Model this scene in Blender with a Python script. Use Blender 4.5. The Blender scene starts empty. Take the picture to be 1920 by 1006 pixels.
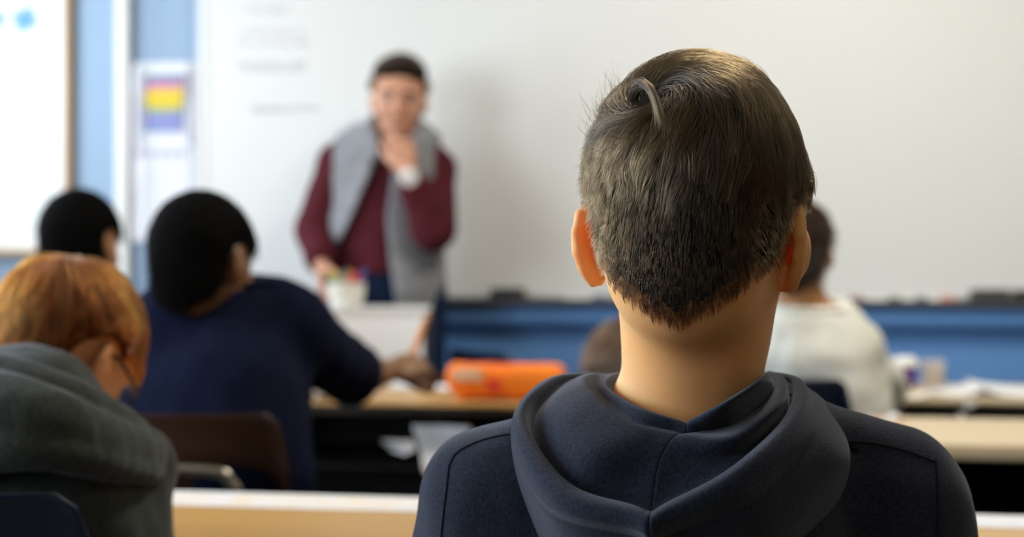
import bpy, bmesh, math, random
import numpy as np
from mathutils import Vector, Matrix, Euler

S = bpy.context.scene
COL = S.collection
random.seed(7)
rng = np.random.default_rng(11)
R_ = math.radians

# ------------------------------------------------------------------ camera
F = 2667.0            # focal length in pixels of the 1920 px wide frame (50 mm lens on a 36 mm sensor)
CZ, HY = 1.07, 480.0  # eye height in metres, horizon line
cam = bpy.data.cameras.new('camera')
cam.lens = 50.0; cam.sensor_width = 36.0
cam.shift_y = -(503.0 - HY) / 1920.0
cam.clip_start = 0.05; cam.clip_end = 60
cam.dof.use_dof = True
cam.dof.focus_distance = 0.955
cam.dof.aperture_fstop = 4.0
cam_o = bpy.data.objects.new('camera', cam); COL.objects.link(cam_o)
cam_o.location = (0, 0, CZ); cam_o.rotation_euler = (R_(90), 0, 0)
S.camera = cam_o
S.view_settings.view_transform = 'Standard'
S.view_settings.look = 'None'
S.view_settings.gamma = 1.0
S.view_settings.use_curve_mapping = False
S.view_settings.exposure = 0.72

# ------------------------------------------------------------------ daylight and lamps
TH = R_(9.0); SN, CS = math.sin(TH), math.cos(TH)   # the room stands turned 9 degrees to the camera
def W(u, v, z=0.0):                                  # room coordinates -> world
    return Vector((u * CS + v * SN, -u * SN + v * CS, z))
UL, UR, VB, VF, ZC = -2.75, 4.3, -3.2, 4.465, 2.95   # left wall, right wall, rear wall, front wall, ceiling

world = bpy.data.worlds.new('World'); S.world = world
world.use_nodes = True
wn = world.node_tree
bg = wn.nodes['Background']
sky = wn.nodes.new('ShaderNodeTexSky'); sky.sky_type = 'HOSEK_WILKIE'; sky.turbidity = 4.0
sky.sun_direction = Vector((0.6, -0.5, 0.6)).normalized()
wn.links.new(sky.outputs[0], bg.inputs[0]); bg.inputs[1].default_value = 2.2

WIN = [(-2.3, -0.6), (0.1, 1.9), (2.35, 4.15)]       # the windows of the left wall: from v to v
WZ0, WZ1 = 0.95, 2.55
WPOW = [29, 62, 38]
for i, (a, b) in enumerate(WIN):                     # daylight entering at each window
    ld = bpy.data.lights.new('window_daylight', 'AREA'); ld.shape = 'RECTANGLE'
    ld.size = b - a; ld.size_y = WZ1 - WZ0
    ld.color = (0.86, 0.94, 1.0); ld.energy = WPOW[i]
    lo = bpy.data.objects.new('window_daylight', ld); COL.objects.link(lo)
    lo.location = W(UL - 0.16, (a + b) / 2, (WZ0 + WZ1) / 2)
    lo.rotation_euler = Euler((R_(90), 0, R_(-90) - TH), 'XYZ')
LAMPS = [(0.6, -1.2), (2.9, -1.2), (0.4, 2.7), (2.7, 2.7)]
LAMP_POW = [3.0, 3.0, 28.0, 10.0]
for li_, (u, v) in enumerate(LAMPS):                                 # ceiling lamps, dim and warm
    ld = bpy.data.lights.new('ceiling_lamp', 'AREA'); ld.shape = 'RECTANGLE'
    ld.size = 0.28; ld.size_y = 1.15
    ld.color = (1.0, 0.93, 0.79); ld.energy = LAMP_POW[li_]
    lo = bpy.data.objects.new('ceiling_lamp', ld); COL.objects.link(lo)
    lo.location = W(u, v, ZC - 0.09); lo.rotation_euler = (0, 0, -TH)

# ------------------------------------------------------------------ helpers: placing
def P(px, py, d):                                    # a point seen at a pixel, at depth d
    return np.array([(px - 960.0) * d / F, d, CZ - (py - HY) * d / F])
def wall_at(px, py, v=VF):                           # (u, z) of a pixel on the plane v
    y = v / (CS + SN * (px - 960.0) / F)
    x = (px - 960.0) * y / F
    return x * CS - y * SN, CZ - (py - HY) * y / F
def table_at(px, py, z):                             # (u, v) of a pixel on the horizontal plane z
    d = (CZ - z) * F / (py - HY); x = (px - 960.0) * d / F
    return x * CS - d * SN, x * SN + d * CS

def tag(o, label=None, cat=None, group=None, kind=None):
    if label: o['label'] = label
    if cat: o['category'] = cat
    if group: o['group'] = group
    if kind: o['kind'] = kind
    return o
def empty(name, loc=(0, 0, 0), rz=0.0, label=None, cat=None, group=None):
    o = bpy.data.objects.new(name, None); COL.objects.link(o)
    o.empty_display_size = 0.05
    o.location = loc; o.rotation_euler = (0, 0, rz)
    return tag(o, label, cat, group)
def link(name, me, m=None, parent=None, loc=None, rz=None, local=True):
    o = bpy.data.objects.new(name, me); COL.objects.link(o)
    if m is not None: me.materials.append(m)
    if parent is not None:
        o.parent = parent
        if not local:                                # mesh is in world coordinates
            mw = Matrix.Translation(parent.location) @ parent.rotation_euler.to_matrix().to_4x4()
            o.matrix_parent_inverse = mw.inverted()
    if loc is not None: o.location = loc
    if rz is not None: o.rotation_euler = (0, 0, rz)
    return o
def smooth(me, angle=None):
    me.polygons.foreach_set('use_smooth', [True] * len(me.polygons))
    if angle is not None:
        me.set_sharp_from_angle(angle=R_(angle))
def pydata(name, verts, faces, sm=True, angle=None):
    me = bpy.data.meshes.new(name)
    me.from_pydata([tuple(map(float, v)) for v in verts], [], [tuple(f) for f in faces]); me.update()
    if sm: smooth(me, angle)
    return me
def bm_mesh(name, bm, bevel=0.0, seg=2, angle=35):
    if bevel:
        es = [e for e in bm.edges if len(e.link_faces) == 2 and e.calc_face_angle(0) > R_(30)]
        bmesh.ops.bevel(bm, geom=es, offset=bevel, segments=seg, affect='EDGES', clamp_overlap=True)
    bmesh.ops.recalc_face_normals(bm, faces=bm.faces)
    me = bpy.data.meshes.new(name); bm.to_mesh(me); bm.free()
    smooth(me, angle)
    return me
def add_box(bm, x0, x1, y0, y1, z0, z1, rz=0.0, pivot=(0, 0)):
    m = Matrix.Translation(((x0 + x1) / 2, (y0 + y1) / 2, (z0 + z1) / 2)) @ Matrix.Diagonal((x1 - x0, y1 - y0, z1 - z0, 1))
    if rz: m = Matrix.Translation((pivot[0], pivot[1], 0)) @ Matrix.Rotation(rz, 4, 'Z') @ Matrix.Translation((-pivot[0], -pivot[1], 0)) @ m
    bmesh.ops.create_cube(bm, size=1.0, matrix=m)
def box(name, x0, x1, y0, y1, z0, z1, m, parent=None, bevel=0.003, **k):
    bm = bmesh.new(); add_box(bm, x0, x1, y0, y1, z0, z1)
    return link(name, bm_mesh(name, bm, bevel), m, parent, **k)
def add_tube(bm, pts, r, n=10, closed=False, caps=True):
    pts = [Vector(p) for p in pts]; rings = []
    N = len(pts); up = Vector((0, 0, 1)); prev = None
    for i, p in enumerate(pts):
        if closed: t = pts[(i + 1) % N] - pts[i - 1]
        else: t = pts[min(i + 1, N - 1)] - pts[max(i - 1, 0)]
        t.normalize()
        if prev is None: a = t.cross(up if abs(t.z) < 0.9 else Vector((1, 0, 0)))
        else: a = prev - t * prev.dot(t)
        a.normalize(); prev = a; b = t.cross(a)
        rr = r[i] if hasattr(r, '__len__') else r
        rings.append([bm.verts.new(p + (a * math.cos(2 * math.pi * k / n) + b * math.sin(2 * math.pi * k / n)) * rr) for k in range(n)])
    for i in range(N if closed else N - 1):
        A, B = rings[i], rings[(i + 1) % N]
        for k in range(n): bm.faces.new((A[k], A[(k + 1) % n], B[(k + 1) % n], B[k]))
    if caps and not closed:
        bm.faces.new(rings[0][::-1]); bm.faces.new(rings[-1])
def tube(name, pts, r, m, parent=None, n=10, closed=False, **k):
    bm = bmesh.new(); add_tube(bm, pts, r, n, closed)
    return link(name, bm_mesh(name, bm), m, parent, **k)
def add_lathe(bm, prof, n=32, c=(0, 0, 0)):
    rings = []
    for (r, z) in prof:
        rings.append([bm.verts.new((c[0] + r * math.cos(2 * math.pi * k / n), c[1] + r * math.sin(2 * math.pi * k / n), c[2] + z)) for k in range(n)])
    for A, B in zip(rings, rings[1:]):
        for k in range(n): bm.faces.new((A[k], A[(k + 1) % n], B[(k + 1) % n], B[k]))
    bm.faces.new(rings[0][::-1]); bm.faces.new(rings[-1])
def catmull(pts, m=6, closed=False):
    pts = [np.asarray(p, float) for p in pts]; out = []
    N = len(pts)
    for i in range(N if closed else N - 1):
        p1, p2 = pts[i], pts[(i + 1) % N]
        p0 = pts[i - 1] if (closed or i > 0) else 2 * p1 - p2
        p3 = pts[(i + 2) % N] if (closed or i + 2 < N) else 2 * p2 - p1
        for k in range(m):
            t = k / m
            out.append(0.5 * (2 * p1 + (p2 - p0) * t + (2 * p0 - 5 * p1 + 4 * p2 - p3) * t * t + (3 * p1 - p0 - 3 * p2 + p3) * t ** 3))
    if not closed: out.append(pts[-1])
    return out

# ------------------------------------------------------------------ helpers: materials
def mat(name, col, rough=0.6, spec=0.35, metal=0.0, col2=None, nscale=8.0, nmix=0.5, bump=0.0, bscale=200.0,
        sheen=0.0, sss=0.0, sssr=(1, 0.3, 0.15), coat=0.0, stretch=(1, 1, 1), bdist=0.001, detail=3.0):
    m = bpy.data.materials.new(name); m.use_nodes = True
    nt = m.node_tree; b = nt.nodes['Principled BSDF']
    b.inputs['Base Color'].default_value = (*col, 1)
    b.inputs['Roughness'].default_value = rough
    b.inputs['Specular IOR Level'].default_value = spec
    b.inputs['Metallic'].default_value = metal
    b.inputs['Coat Weight'].default_value = coat
    if sheen:
        b.inputs['Sheen Weight'].default_value = sheen; b.inputs['Sheen Roughness'].default_value = 0.5
        b.inputs['Sheen Tint'].default_value = (0.75, 0.8, 0.95, 1)
    if sss:
        b.inputs['Subsurface Weight'].default_value = sss
        b.inputs['Subsurface Radius'].default_value = sssr
        b.inputs['Subsurface Scale'].default_value = 0.012
    tc = nt.nodes.new('ShaderNodeTexCoord'); mp = nt.nodes.new('ShaderNodeMapping')
    mp.inputs['Scale'].default_value = stretch
    nt.links.new(tc.outputs['Object'], mp.inputs[0])
    if col2 is not None:
        n = nt.nodes.new('ShaderNodeTexNoise'); n.inputs['Scale'].default_value = nscale; n.inputs['Detail'].default_value = detail
        rp = nt.nodes.new('ShaderNodeValToRGB')
        rp.color_ramp.elements[0].position = 0.5 - nmix / 2; rp.color_ramp.elements[1].position = 0.5 + nmix / 2
        rp.color_ramp.elements[0].color = (*col, 1); rp.color_ramp.elements[1].color = (*col2, 1)
        nt.links.new(mp.outputs[0], n.inputs['Vector']); nt.links.new(n.outputs['Fac'], rp.inputs[0])
        nt.links.new(rp.outputs[0], b.inputs['Base Color'])
    if bump:
        n = nt.nodes.new('ShaderNodeTexNoise'); n.inputs['Scale'].default_value = bscale; n.inputs['Detail'].default_value = 3
        bp = nt.nodes.new('ShaderNodeBump'); bp.inputs['Strength'].default_value = bump; bp.inputs['Distance'].default_value = bdist
        nt.links.new(mp.outputs[0], n.inputs['Vector']); nt.links.new(n.outputs['Fac'], bp.inputs['Height'])
        nt.links.new(bp.outputs[0], b.inputs['Normal'])
    return m
def hair_mat(name, col, rough=0.35, rand=0.25, tip=None):
    m = bpy.data.materials.new(name); m.use_nodes = True
    nt = m.node_tree; nt.nodes.remove(nt.nodes['Principled BSDF'])
    h = nt.nodes.new('ShaderNodeBsdfHairPrincipled'); h.parametrization = 'COLOR'
    h.inputs['Color'].default_value = (*col, 1)
    h.inputs['Roughness'].default_value = rough; h.inputs['Radial Roughness'].default_value = 0.5
    hi = nt.nodes.new('ShaderNodeHairInfo')
    mr = nt.nodes.new('ShaderNodeMapRange'); mr.inputs[3].default_value = 1 - rand; mr.inputs[4].default_value = 1 + rand
    nt.links.new(hi.outputs['Random'], mr.inputs[0])
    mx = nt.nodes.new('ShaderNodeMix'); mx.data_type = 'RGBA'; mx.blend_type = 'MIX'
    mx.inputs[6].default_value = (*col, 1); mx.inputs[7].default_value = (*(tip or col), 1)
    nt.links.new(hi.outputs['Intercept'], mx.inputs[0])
    at = nt.nodes.new('ShaderNodeAttribute'); at.attribute_name = 'lock_shade'; at.attribute_type = 'GEOMETRY'
    mu = nt.nodes.new('ShaderNodeMath'); mu.operation = 'MULTIPLY'
    hs = nt.nodes.new('ShaderNodeHueSaturation')
    nt.links.new(mx.outputs[2], hs.inputs['Color']); nt.links.new(mr.outputs[0], mu.inputs[0]); nt.links.new(at.outputs['Fac'], mu.inputs[1]); nt.links.new(mu.outputs[0], hs.inputs['Value'])
    nt.links.new(hs.outputs[0], h.inputs['Color'])
    nt.links.new(h.outputs[0], nt.nodes['Material Output'].inputs[0])
    return m

M = {}
M['whiteboard'] = mat('whiteboard_enamel', (0.765, 0.775, 0.775), 0.42, 0.4, coat=0.0)
M['wall_blue'] = mat('wall_paint_light_blue', (0.32, 0.445, 0.61), 0.7, 0.2, bump=0.15, bscale=60)
M['deep_blue'] = mat('panel_paint_blue', (0.135, 0.31, 0.66), 0.5, 0.3, bump=0.1, bscale=60)
M['cream'] = mat('wall_paint_cream', (0.20, 0.13, 0.06), 0.8, 0.2)
M['ceil'] = mat('ceiling_tile', (0.38, 0.34, 0.28), 0.9, 0.1, bump=0.4, bscale=80)
M['floor'] = mat('floor_tile', (0.14, 0.115, 0.085), 0.5, 0.4, col2=(0.11, 0.09, 0.065), nscale=5)
M['stand_white'] = mat('stand_white_laminate', (0.88, 0.90, 0.93), 0.35)
M['white_trim'] = mat('white_gloss_paint', (0.82, 0.83, 0.82), 0.4)
M['oak'] = mat('oak_trim', (0.52, 0.33, 0.14), 0.45, col2=(0.42, 0.25, 0.10), nscale=12, stretch=(1, 1, 0.1))
M['maple'] = mat('maple_laminate', (0.60, 0.36, 0.13), 0.35, 0.5, col2=(0.52, 0.30, 0.10), nscale=6, nmix=0.6, stretch=(1, 9, 1))
M['pale_lam'] = mat('pale_laminate', (0.62, 0.50, 0.33), 0.35, 0.5, col2=(0.57, 0.45, 0.29), nscale=6, nmix=0.6, stretch=(1, 9, 1))
M['black_metal'] = mat('black_enamelled_metal', (0.008, 0.008, 0.009), 0.5, 0.3)
M['black_edge'] = mat('black_rubber_edge', (0.012, 0.011, 0.011), 0.6)
M['chrome'] = mat('brushed_steel_tube', (0.28, 0.26, 0.22), 0.35, metal=1.0)
M['alu'] = mat('aluminium_tray', (0.16, 0.17, 0.19), 0.4, metal=0.6)
M['brown_plastic'] = mat('brown_moulded_plastic', (0.045, 0.018, 0.010), 0.4, 0.5, bump=0.2, bscale=300)
M['navy_plastic'] = mat('navy_moulded_plastic', (0.008, 0.020, 0.055), 0.35, 0.5, bump=0.2, bscale=300)
M['paper'] = mat('white_paper', (0.76, 0.77, 0.81), 0.8, 0.15)
M['paper_warm'] = mat('cream_paper', (0.78, 0.76, 0.72), 0.8, 0.15)
M['skin'] = mat('fair_skin', (0.90, 0.50, 0.22), 0.55, 0.3, col2=(0.86, 0.45, 0.18), nscale=30, bump=0.25, bscale=900, sss=0.7, sssr=(1.6, 0.35, 0.12), bdist=0.0004)
M['skin_red'] = mat('pale_pink_skin', (0.68, 0.34, 0.17), 0.5, 0.3, sss=0.3)
M['skin_adult'] = mat('adult_skin', (0.58, 0.30, 0.20), 0.5, 0.3, sss=0.25)
M['skin_dark'] = mat('dark_brown_skin', (0.21, 0.10, 0.045), 0.45, 0.4, sss=0.15)
M['skin_tan'] = mat('tan_skin', (0.40, 0.20, 0.09), 0.5, 0.3, sss=0.2)
M['eye'] = mat('eye_white', (0.30, 0.24, 0.20), 0.3)
M['iris'] = mat('dark_iris', (0.03, 0.018, 0.01), 0.2)
M['lip'] = mat('lip_skin', (0.42, 0.14, 0.10), 0.45, sss=0.2)
M['hoodie'] = mat('navy_fleece', (0.0075, 0.0105, 0.022), 0.95, 0.1, col2=(0.021, 0.027, 0.048), nscale=420, nmix=0.4, bump=0.6, bscale=700, sheen=0.25, bdist=0.0007)
M['hoodie_seam'] = mat('navy_stitching', (0.010, 0.012, 0.020), 0.95, 0.1)
M['grey_fleece'] = mat('grey_green_fleece', (0.026, 0.031, 0.027), 0.95, 0.1, col2=(0.052, 0.060, 0.052), nscale=250, nmix=0.4, bump=0.5, bscale=300, sheen=0.25)
M['navy_cotton'] = mat('navy_cotton', (0.0042, 0.0062, 0.019), 0.95, 0.05, col2=(0.0065, 0.0095, 0.027), nscale=20)
M['white_cotton'] = mat('white_cotton', (0.74, 0.76, 0.74), 0.9, 0.15, col2=(0.66, 0.67, 0.62), nscale=6)
M['maroon_knit'] = mat('maroon_knit', (0.105, 0.018, 0.026), 0.95, 0.15, col2=(0.055, 0.009, 0.014), nscale=70, nmix=0.5, bump=0.6, bscale=150)
M['vest_grey'] = mat('heather_grey_quilting', (0.30, 0.31, 0.34), 0.9, 0.2, col2=(0.20, 0.205, 0.23), nscale=25, nmix=0.5)
M['teal_cotton'] = mat('brown_cotton', (0.045, 0.032, 0.026), 0.9, 0.15)
M['jeans'] = mat('dark_denim', (0.010, 0.020, 0.055), 0.9, 0.15)
M['shoe'] = mat('black_shoe', (0.02, 0.02, 0.022), 0.6)
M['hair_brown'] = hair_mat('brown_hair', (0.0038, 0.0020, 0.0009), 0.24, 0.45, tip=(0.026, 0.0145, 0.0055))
M['cap_brown'] = mat('brown_hair_undercoat', (0.010, 0.006, 0.004), 0.8, 0.1)
M['hair_top'] = hair_mat('brown_hair_painted_light', (0.008, 0.0045, 0.002), 0.24, 0.5, tip=(0.070, 0.040, 0.014))  # lit copy of the brown hair: warm light painted into lighter, golden tips
M['hair_red'] = hair_mat('copper_hair', (0.075, 0.013, 0.0016), 0.35, 0.5, tip=(0.165, 0.036, 0.002))
M['cap_red'] = mat('copper_hair_undercoat', (0.10, 0.026, 0.002), 0.8, 0.1)
M['hair_black'] = mat('black_hair', (0.004, 0.0036, 0.004), 0.75, 0.08)
M['cap_black'] = mat('black_hair_undercoat', (0.003, 0.0028, 0.003), 0.9, 0.05)
M['hair_dark'] = hair_mat('dark_brown_hair', (0.010, 0.005, 0.002), 0.35, 0.3)
M['cap_dark'] = mat('dark_brown_undercoat', (0.018, 0.010, 0.006), 0.8, 0.1)
M['lamp_white'] = bpy.data.materials.new('lamp_diffuser'); M['lamp_white'].use_nodes = True
_b = M['lamp_white'].node_tree.nodes['Principled BSDF']
_b.inputs['Emission Color'].default_value = (1, 0.8, 0.5, 1); _b.inputs['Emission Strength'].default_value = 0.6
# ------------------------------------------------------------------ helpers: solid shapes as distance fields, turned into meshes
def A3(v): return np.array(v, np.float32)
def smin(a, b, k):
    if k <= 0: return np.minimum(a, b)
    h = np.clip(0.5 + 0.5 * (b - a) / k, 0, 1)
    return b * (1 - h) + a * h - k * h * (1 - h)
def smax(a, b, k): return -smin(-a, -b, k)
def cap_d(p, a, b, ra, rb):
    a = A3(a); b = A3(b); ba = b - a
    t = np.clip(((p - a) @ ba) / max(float(ba @ ba), 1e-12), 0, 1)
    q = p - a - t[:, None] * ba
    return np.sqrt((q * q).sum(1)) - (ra + t * (rb - ra))
def ell_d(p, c, r, R=None):
    q = p - A3(c)
    if R is not None: q = q @ np.asarray(R, np.float32)
    r = A3(r)
    k0 = np.sqrt(((q / r) ** 2).sum(1)); k1 = np.sqrt(((q / (r * r)) ** 2).sum(1))
    return k0 * (k0 - 1) / np.maximum(k1, 1e-9)
def rot(rx=0, ry=0, rz=0):                           # columns are the local axes
    return np.array(Euler((R_(rx), R_(ry), R_(rz)), 'XYZ').to_matrix())
def wob(p, s, seed=0):                               # cheap smooth noise, about -1..1
    r = np.random.default_rng(seed); out = 0
    for i in range(5):
        k = r.normal(size=3) * s * (0.7 + 0.25 * i); k2 = r.normal(size=3) * s * 0.8
        out = out + np.sin(p @ k.astype(np.float32) + 1.6 * np.sin(p @ k2.astype(np.float32) + i) + r.uniform(0, 6)) / (1 + 0.3 * i)
    return out / 3.0

def mesh_sdf(f, lo, hi, h):
    lo = np.array(lo, float); hi = np.array(hi, float)
    C = 4
    nb = np.ceil((hi - lo) / (h * C)).astype(int) + 1
    cx = [lo[i] + (np.arange(nb[i]) + 0.5) * h * C - h * 0.5 for i in range(3)]
    G = np.stack(np.meshgrid(*cx, indexing='ij'), -1).reshape(-1, 3).astype(np.float32)
    dc = f(G).reshape(nb)
    n = nb * C
    V = np.repeat(np.repeat(np.repeat(dc, C, 0), C, 1), C, 2).astype(np.float32)
    near = np.argwhere(np.abs(dc) < h * C * 1.5)
    off = np.stack(np.meshgrid(*[np.arange(C)] * 3, indexing='ij'), -1).reshape(-1, 3)
    for s in range(0, len(near), 8000):
        idx = (near[s:s + 8000, None, :] * C + off[None]).reshape(-1, 3)
        pts = (lo + idx * h).astype(np.float32)
        V[idx[:, 0], idx[:, 1], idx[:, 2]] = f(pts)
    V[0], V[-1] = 1, 1; V[:, 0], V[:, -1] = 1, 1; V[:, :, 0], V[:, :, -1] = 1, 1
    s = V < 0
    cnt = np.zeros(n - 1, np.int8)
    for a in (0, 1):
        for b in (0, 1):
            for c in (0, 1):
                cnt += s[a:n[0] - 1 + a, b:n[1] - 1 + b, c:n[2] - 1 + c]
    cell = np.argwhere((cnt > 0) & (cnt < 8))
    vid = -np.ones(n - 1, np.int64); vid[cell[:, 0], cell[:, 1], cell[:, 2]] = np.arange(len(cell))
    acc = np.zeros((len(cell), 3)); num = np.zeros(len(cell))
    corners = [(a, b, c) for a in (0, 1) for b in (0, 1) for c in (0, 1)]
    for i, ca in enumerate(corners):
        for cb in corners[i + 1:]:
            if sum(abs(x - y) for x, y in zip(ca, cb)) != 1: continue
            ia = cell + ca; ib = cell + cb
            va = V[ia[:, 0], ia[:, 1], ia[:, 2]]; vb = V[ib[:, 0], ib[:, 1], ib[:, 2]]
            m = (va < 0) != (vb < 0)
            t = np.where(m, va / np.where(m, va - vb, 1), 0)
            acc += np.where(m[:, None], np.array(ca) + t[:, None] * (np.array(cb) - np.array(ca)), 0); num += m
    verts = lo + (cell + acc / num[:, None]) * h
    quads = []
    for ax in range(3):
        b, c = (ax + 1) % 3, (ax + 2) % 3
        sl = [slice(1, n[i] - 1) for i in range(3)]; sl2 = list(sl); sl[ax] = slice(0, n[ax] - 1); sl2[ax] = slice(1, n[ax])
        e = s[tuple(sl)] != s[tuple(sl2)]
        w = np.argwhere(e); base = w.copy()
        for i in range(3):
            if i != ax: base[:, i] += 1
        inside = s[base[:, 0], base[:, 1], base[:, 2]]
        q = []
        for (db, dcx) in ((-1, -1), (0, -1), (0, 0), (-1, 0)):
            k = base.copy(); k[:, b] += db; k[:, c] += dcx
            q.append(vid[k[:, 0], k[:, 1], k[:, 2]])
        q = np.stack(q, 1); q[~inside] = q[~inside][:, ::-1]
        quads.append(q)
    quads = np.concatenate(quads)
    for _ in range(2):                               # pull the corners onto the surface
        p = verts.astype(np.float32); d = f(p); e = 0.25 * h; g = np.zeros_like(verts)
        for i in range(3):
            o = np.zeros(3, np.float32); o[i] = e; g[:, i] = (f(p + o) - d) / e
        g2 = np.maximum((g * g).sum(1), 0.3)
        st = np.clip(d / g2, -0.4 * h, 0.4 * h)
        verts = verts - g * st[:, None]
    return verts, quads
def sdf_obj(name, f, lo, hi, h, m, parent=None):
    v, q = mesh_sdf(f, lo, hi, h)
    me = bpy.data.meshes.new(name)
    me.vertices.add(len(v)); me.vertices.foreach_set('co', v.astype(np.float32).ravel())
    me.loops.add(len(q) * 4); me.loops.foreach_set('vertex_index', q.astype(np.int32).ravel())
    me.polygons.add(len(q)); me.polygons.foreach_set('loop_start', np.arange(len(q), dtype=np.int32) * 4)
    me.update(calc_edges=True); me.validate()
    smooth(me)
    return link(name, me, m, parent, local=False)
def bounds(pts, pad):
    a = np.array(pts, float); return a.min(0) - pad, a.max(0) + pad

# ------------------------------------------------------------------ the head: face towards local +Y, right ear at local +X
def ear_d(q, sg, flare, size=1.0):
    ph = R_(flare)
    e1 = np.array([sg * math.sin(ph), -math.cos(ph), 0.0]); e3 = np.array([0, 0.12 * math.cos(ph), 1.0]); e3 /= np.linalg.norm(e3)
    e1 = e1 - e3 * (e1 @ e3); e1 /= np.linalg.norm(e1); e2 = np.cross(e3, e1) * (-sg)
    at = np.array([sg * 0.070, 0.004, -0.006])
    R = np.stack([e1, e2 * 1.0, e3], 1)
    L = ((q - A3(at)) @ R.astype(np.float32)) / size           # local: x outwards from the root, y outer face, z up
    shell = ell_d(L, (0.013, 0.000, 0.003), (0.0165, 0.0042, 0.0285))
    lobe = ell_d(L, (0.006, 0.0005, -0.021), (0.0105, 0.0042, 0.0125))
    d = smin(shell, lobe, 0.006)
    bowl = ell_d(L, (0.006, -0.0045, -0.002), (0.013, 0.008, 0.019)); d = smin(d, bowl, 0.006)
    hel = [(0.000, 0.001, 0.022), (0.008, 0.003, 0.031), (0.018, 0.0045, 0.029), (0.0265, 0.005, 0.019), (0.0285, 0.0045, 0.006), (0.0245, 0.003, -0.008), (0.016, 0.002, -0.022)]
    for a, b in zip(hel, hel[1:]): d = smin(d, cap_d(L, a, b, 0.0034, 0.0034), 0.003)
    d = smax(d, -ell_d(L, (0.007, 0.0075, -0.003), (0.0095, 0.0075, 0.0135)), 0.003)
    return d * size
def head_d(q, ears=(32, 32), child=False):
    ax = np.abs(q[:, 0]); qs = q.copy(); qs[:, 0] = ax
    d = ell_d(q, (0, -0.010, 0.030), (0.0735, 0.094, 0.088))
    d = smin(d, ell_d(q, (0, 0.028, -0.012), (0.060, 0.064, 0.084)), 0.03)
    d = smin(d, ell_d(q, (0, -0.048, -0.030), (0.052, 0.046, 0.050)), 0.03)
    d = smin(d, ell_d(q, (0, 0.038, -0.068), (0.046, 0.047, 0.036)), 0.025)
    d = smin(d, ell_d(q, (0, 0.078, -0.092), (0.019, 0.014, 0.014)), 0.015)
    d = smin(d, cap_d(qs, (0.0, 0.086, 0.030), (0.040, 0.074, 0.028), 0.009, 0.008), 0.012)
    d = smin(d, ell_d(qs, (0.038, 0.062, -0.026), (0.020, 0.022, 0.018)), 0.018)
    d = smin(d, cap_d(q, (0, 0.090, 0.014), (0, 0.108, -0.026), 0.006, 0.0085), 0.008)
    d = smin(d, ell_d(qs, (0.010, 0.099, -0.031), (0.0065, 0.007, 0.0055)), 0.004)
    d = smin(d, ell_d(q, (0, 0.090, -0.056), (0.022, 0.009, 0.0048)), 0.005)
    d = smin(d, ell_d(q, (0, 0.089, -0.066), (0.018, 0.009, 0.0055)), 0.004)
    d = smax(d, -ell_d(qs, (0.032, 0.094, 0.008), (0.015, 0.011, 0.0085)), 0.008)
    d = smin(d, ear_d(q, 1, ears[0]), 0.005)
    d = smin(d, ear_d(q, -1, ears[1]), 0.005)
    return d
def scalp_mask(q, low=0.0):                          # negative where hair grows
    a = q[:, 1] * 0.75 - q[:, 2] * 0.66 - 0.004 - low
    a = a + np.where(q[:, 1] < -0.03, -0.012 * np.exp(-(q[:, 0] / 0.02) ** 2), 0)      # a point at the nape
    ax = np.abs(q[:, 0])
    e = 0.031 - np.sqrt((q[:, 1] - 0.000) ** 2 + ((q[:, 2] + 0.000) * 0.85) ** 2)
    e = np.maximum(e, ax - 0.0765)
    e = np.where(ax > 0.045, e, -1)
    return np.maximum(a, e)

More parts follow.
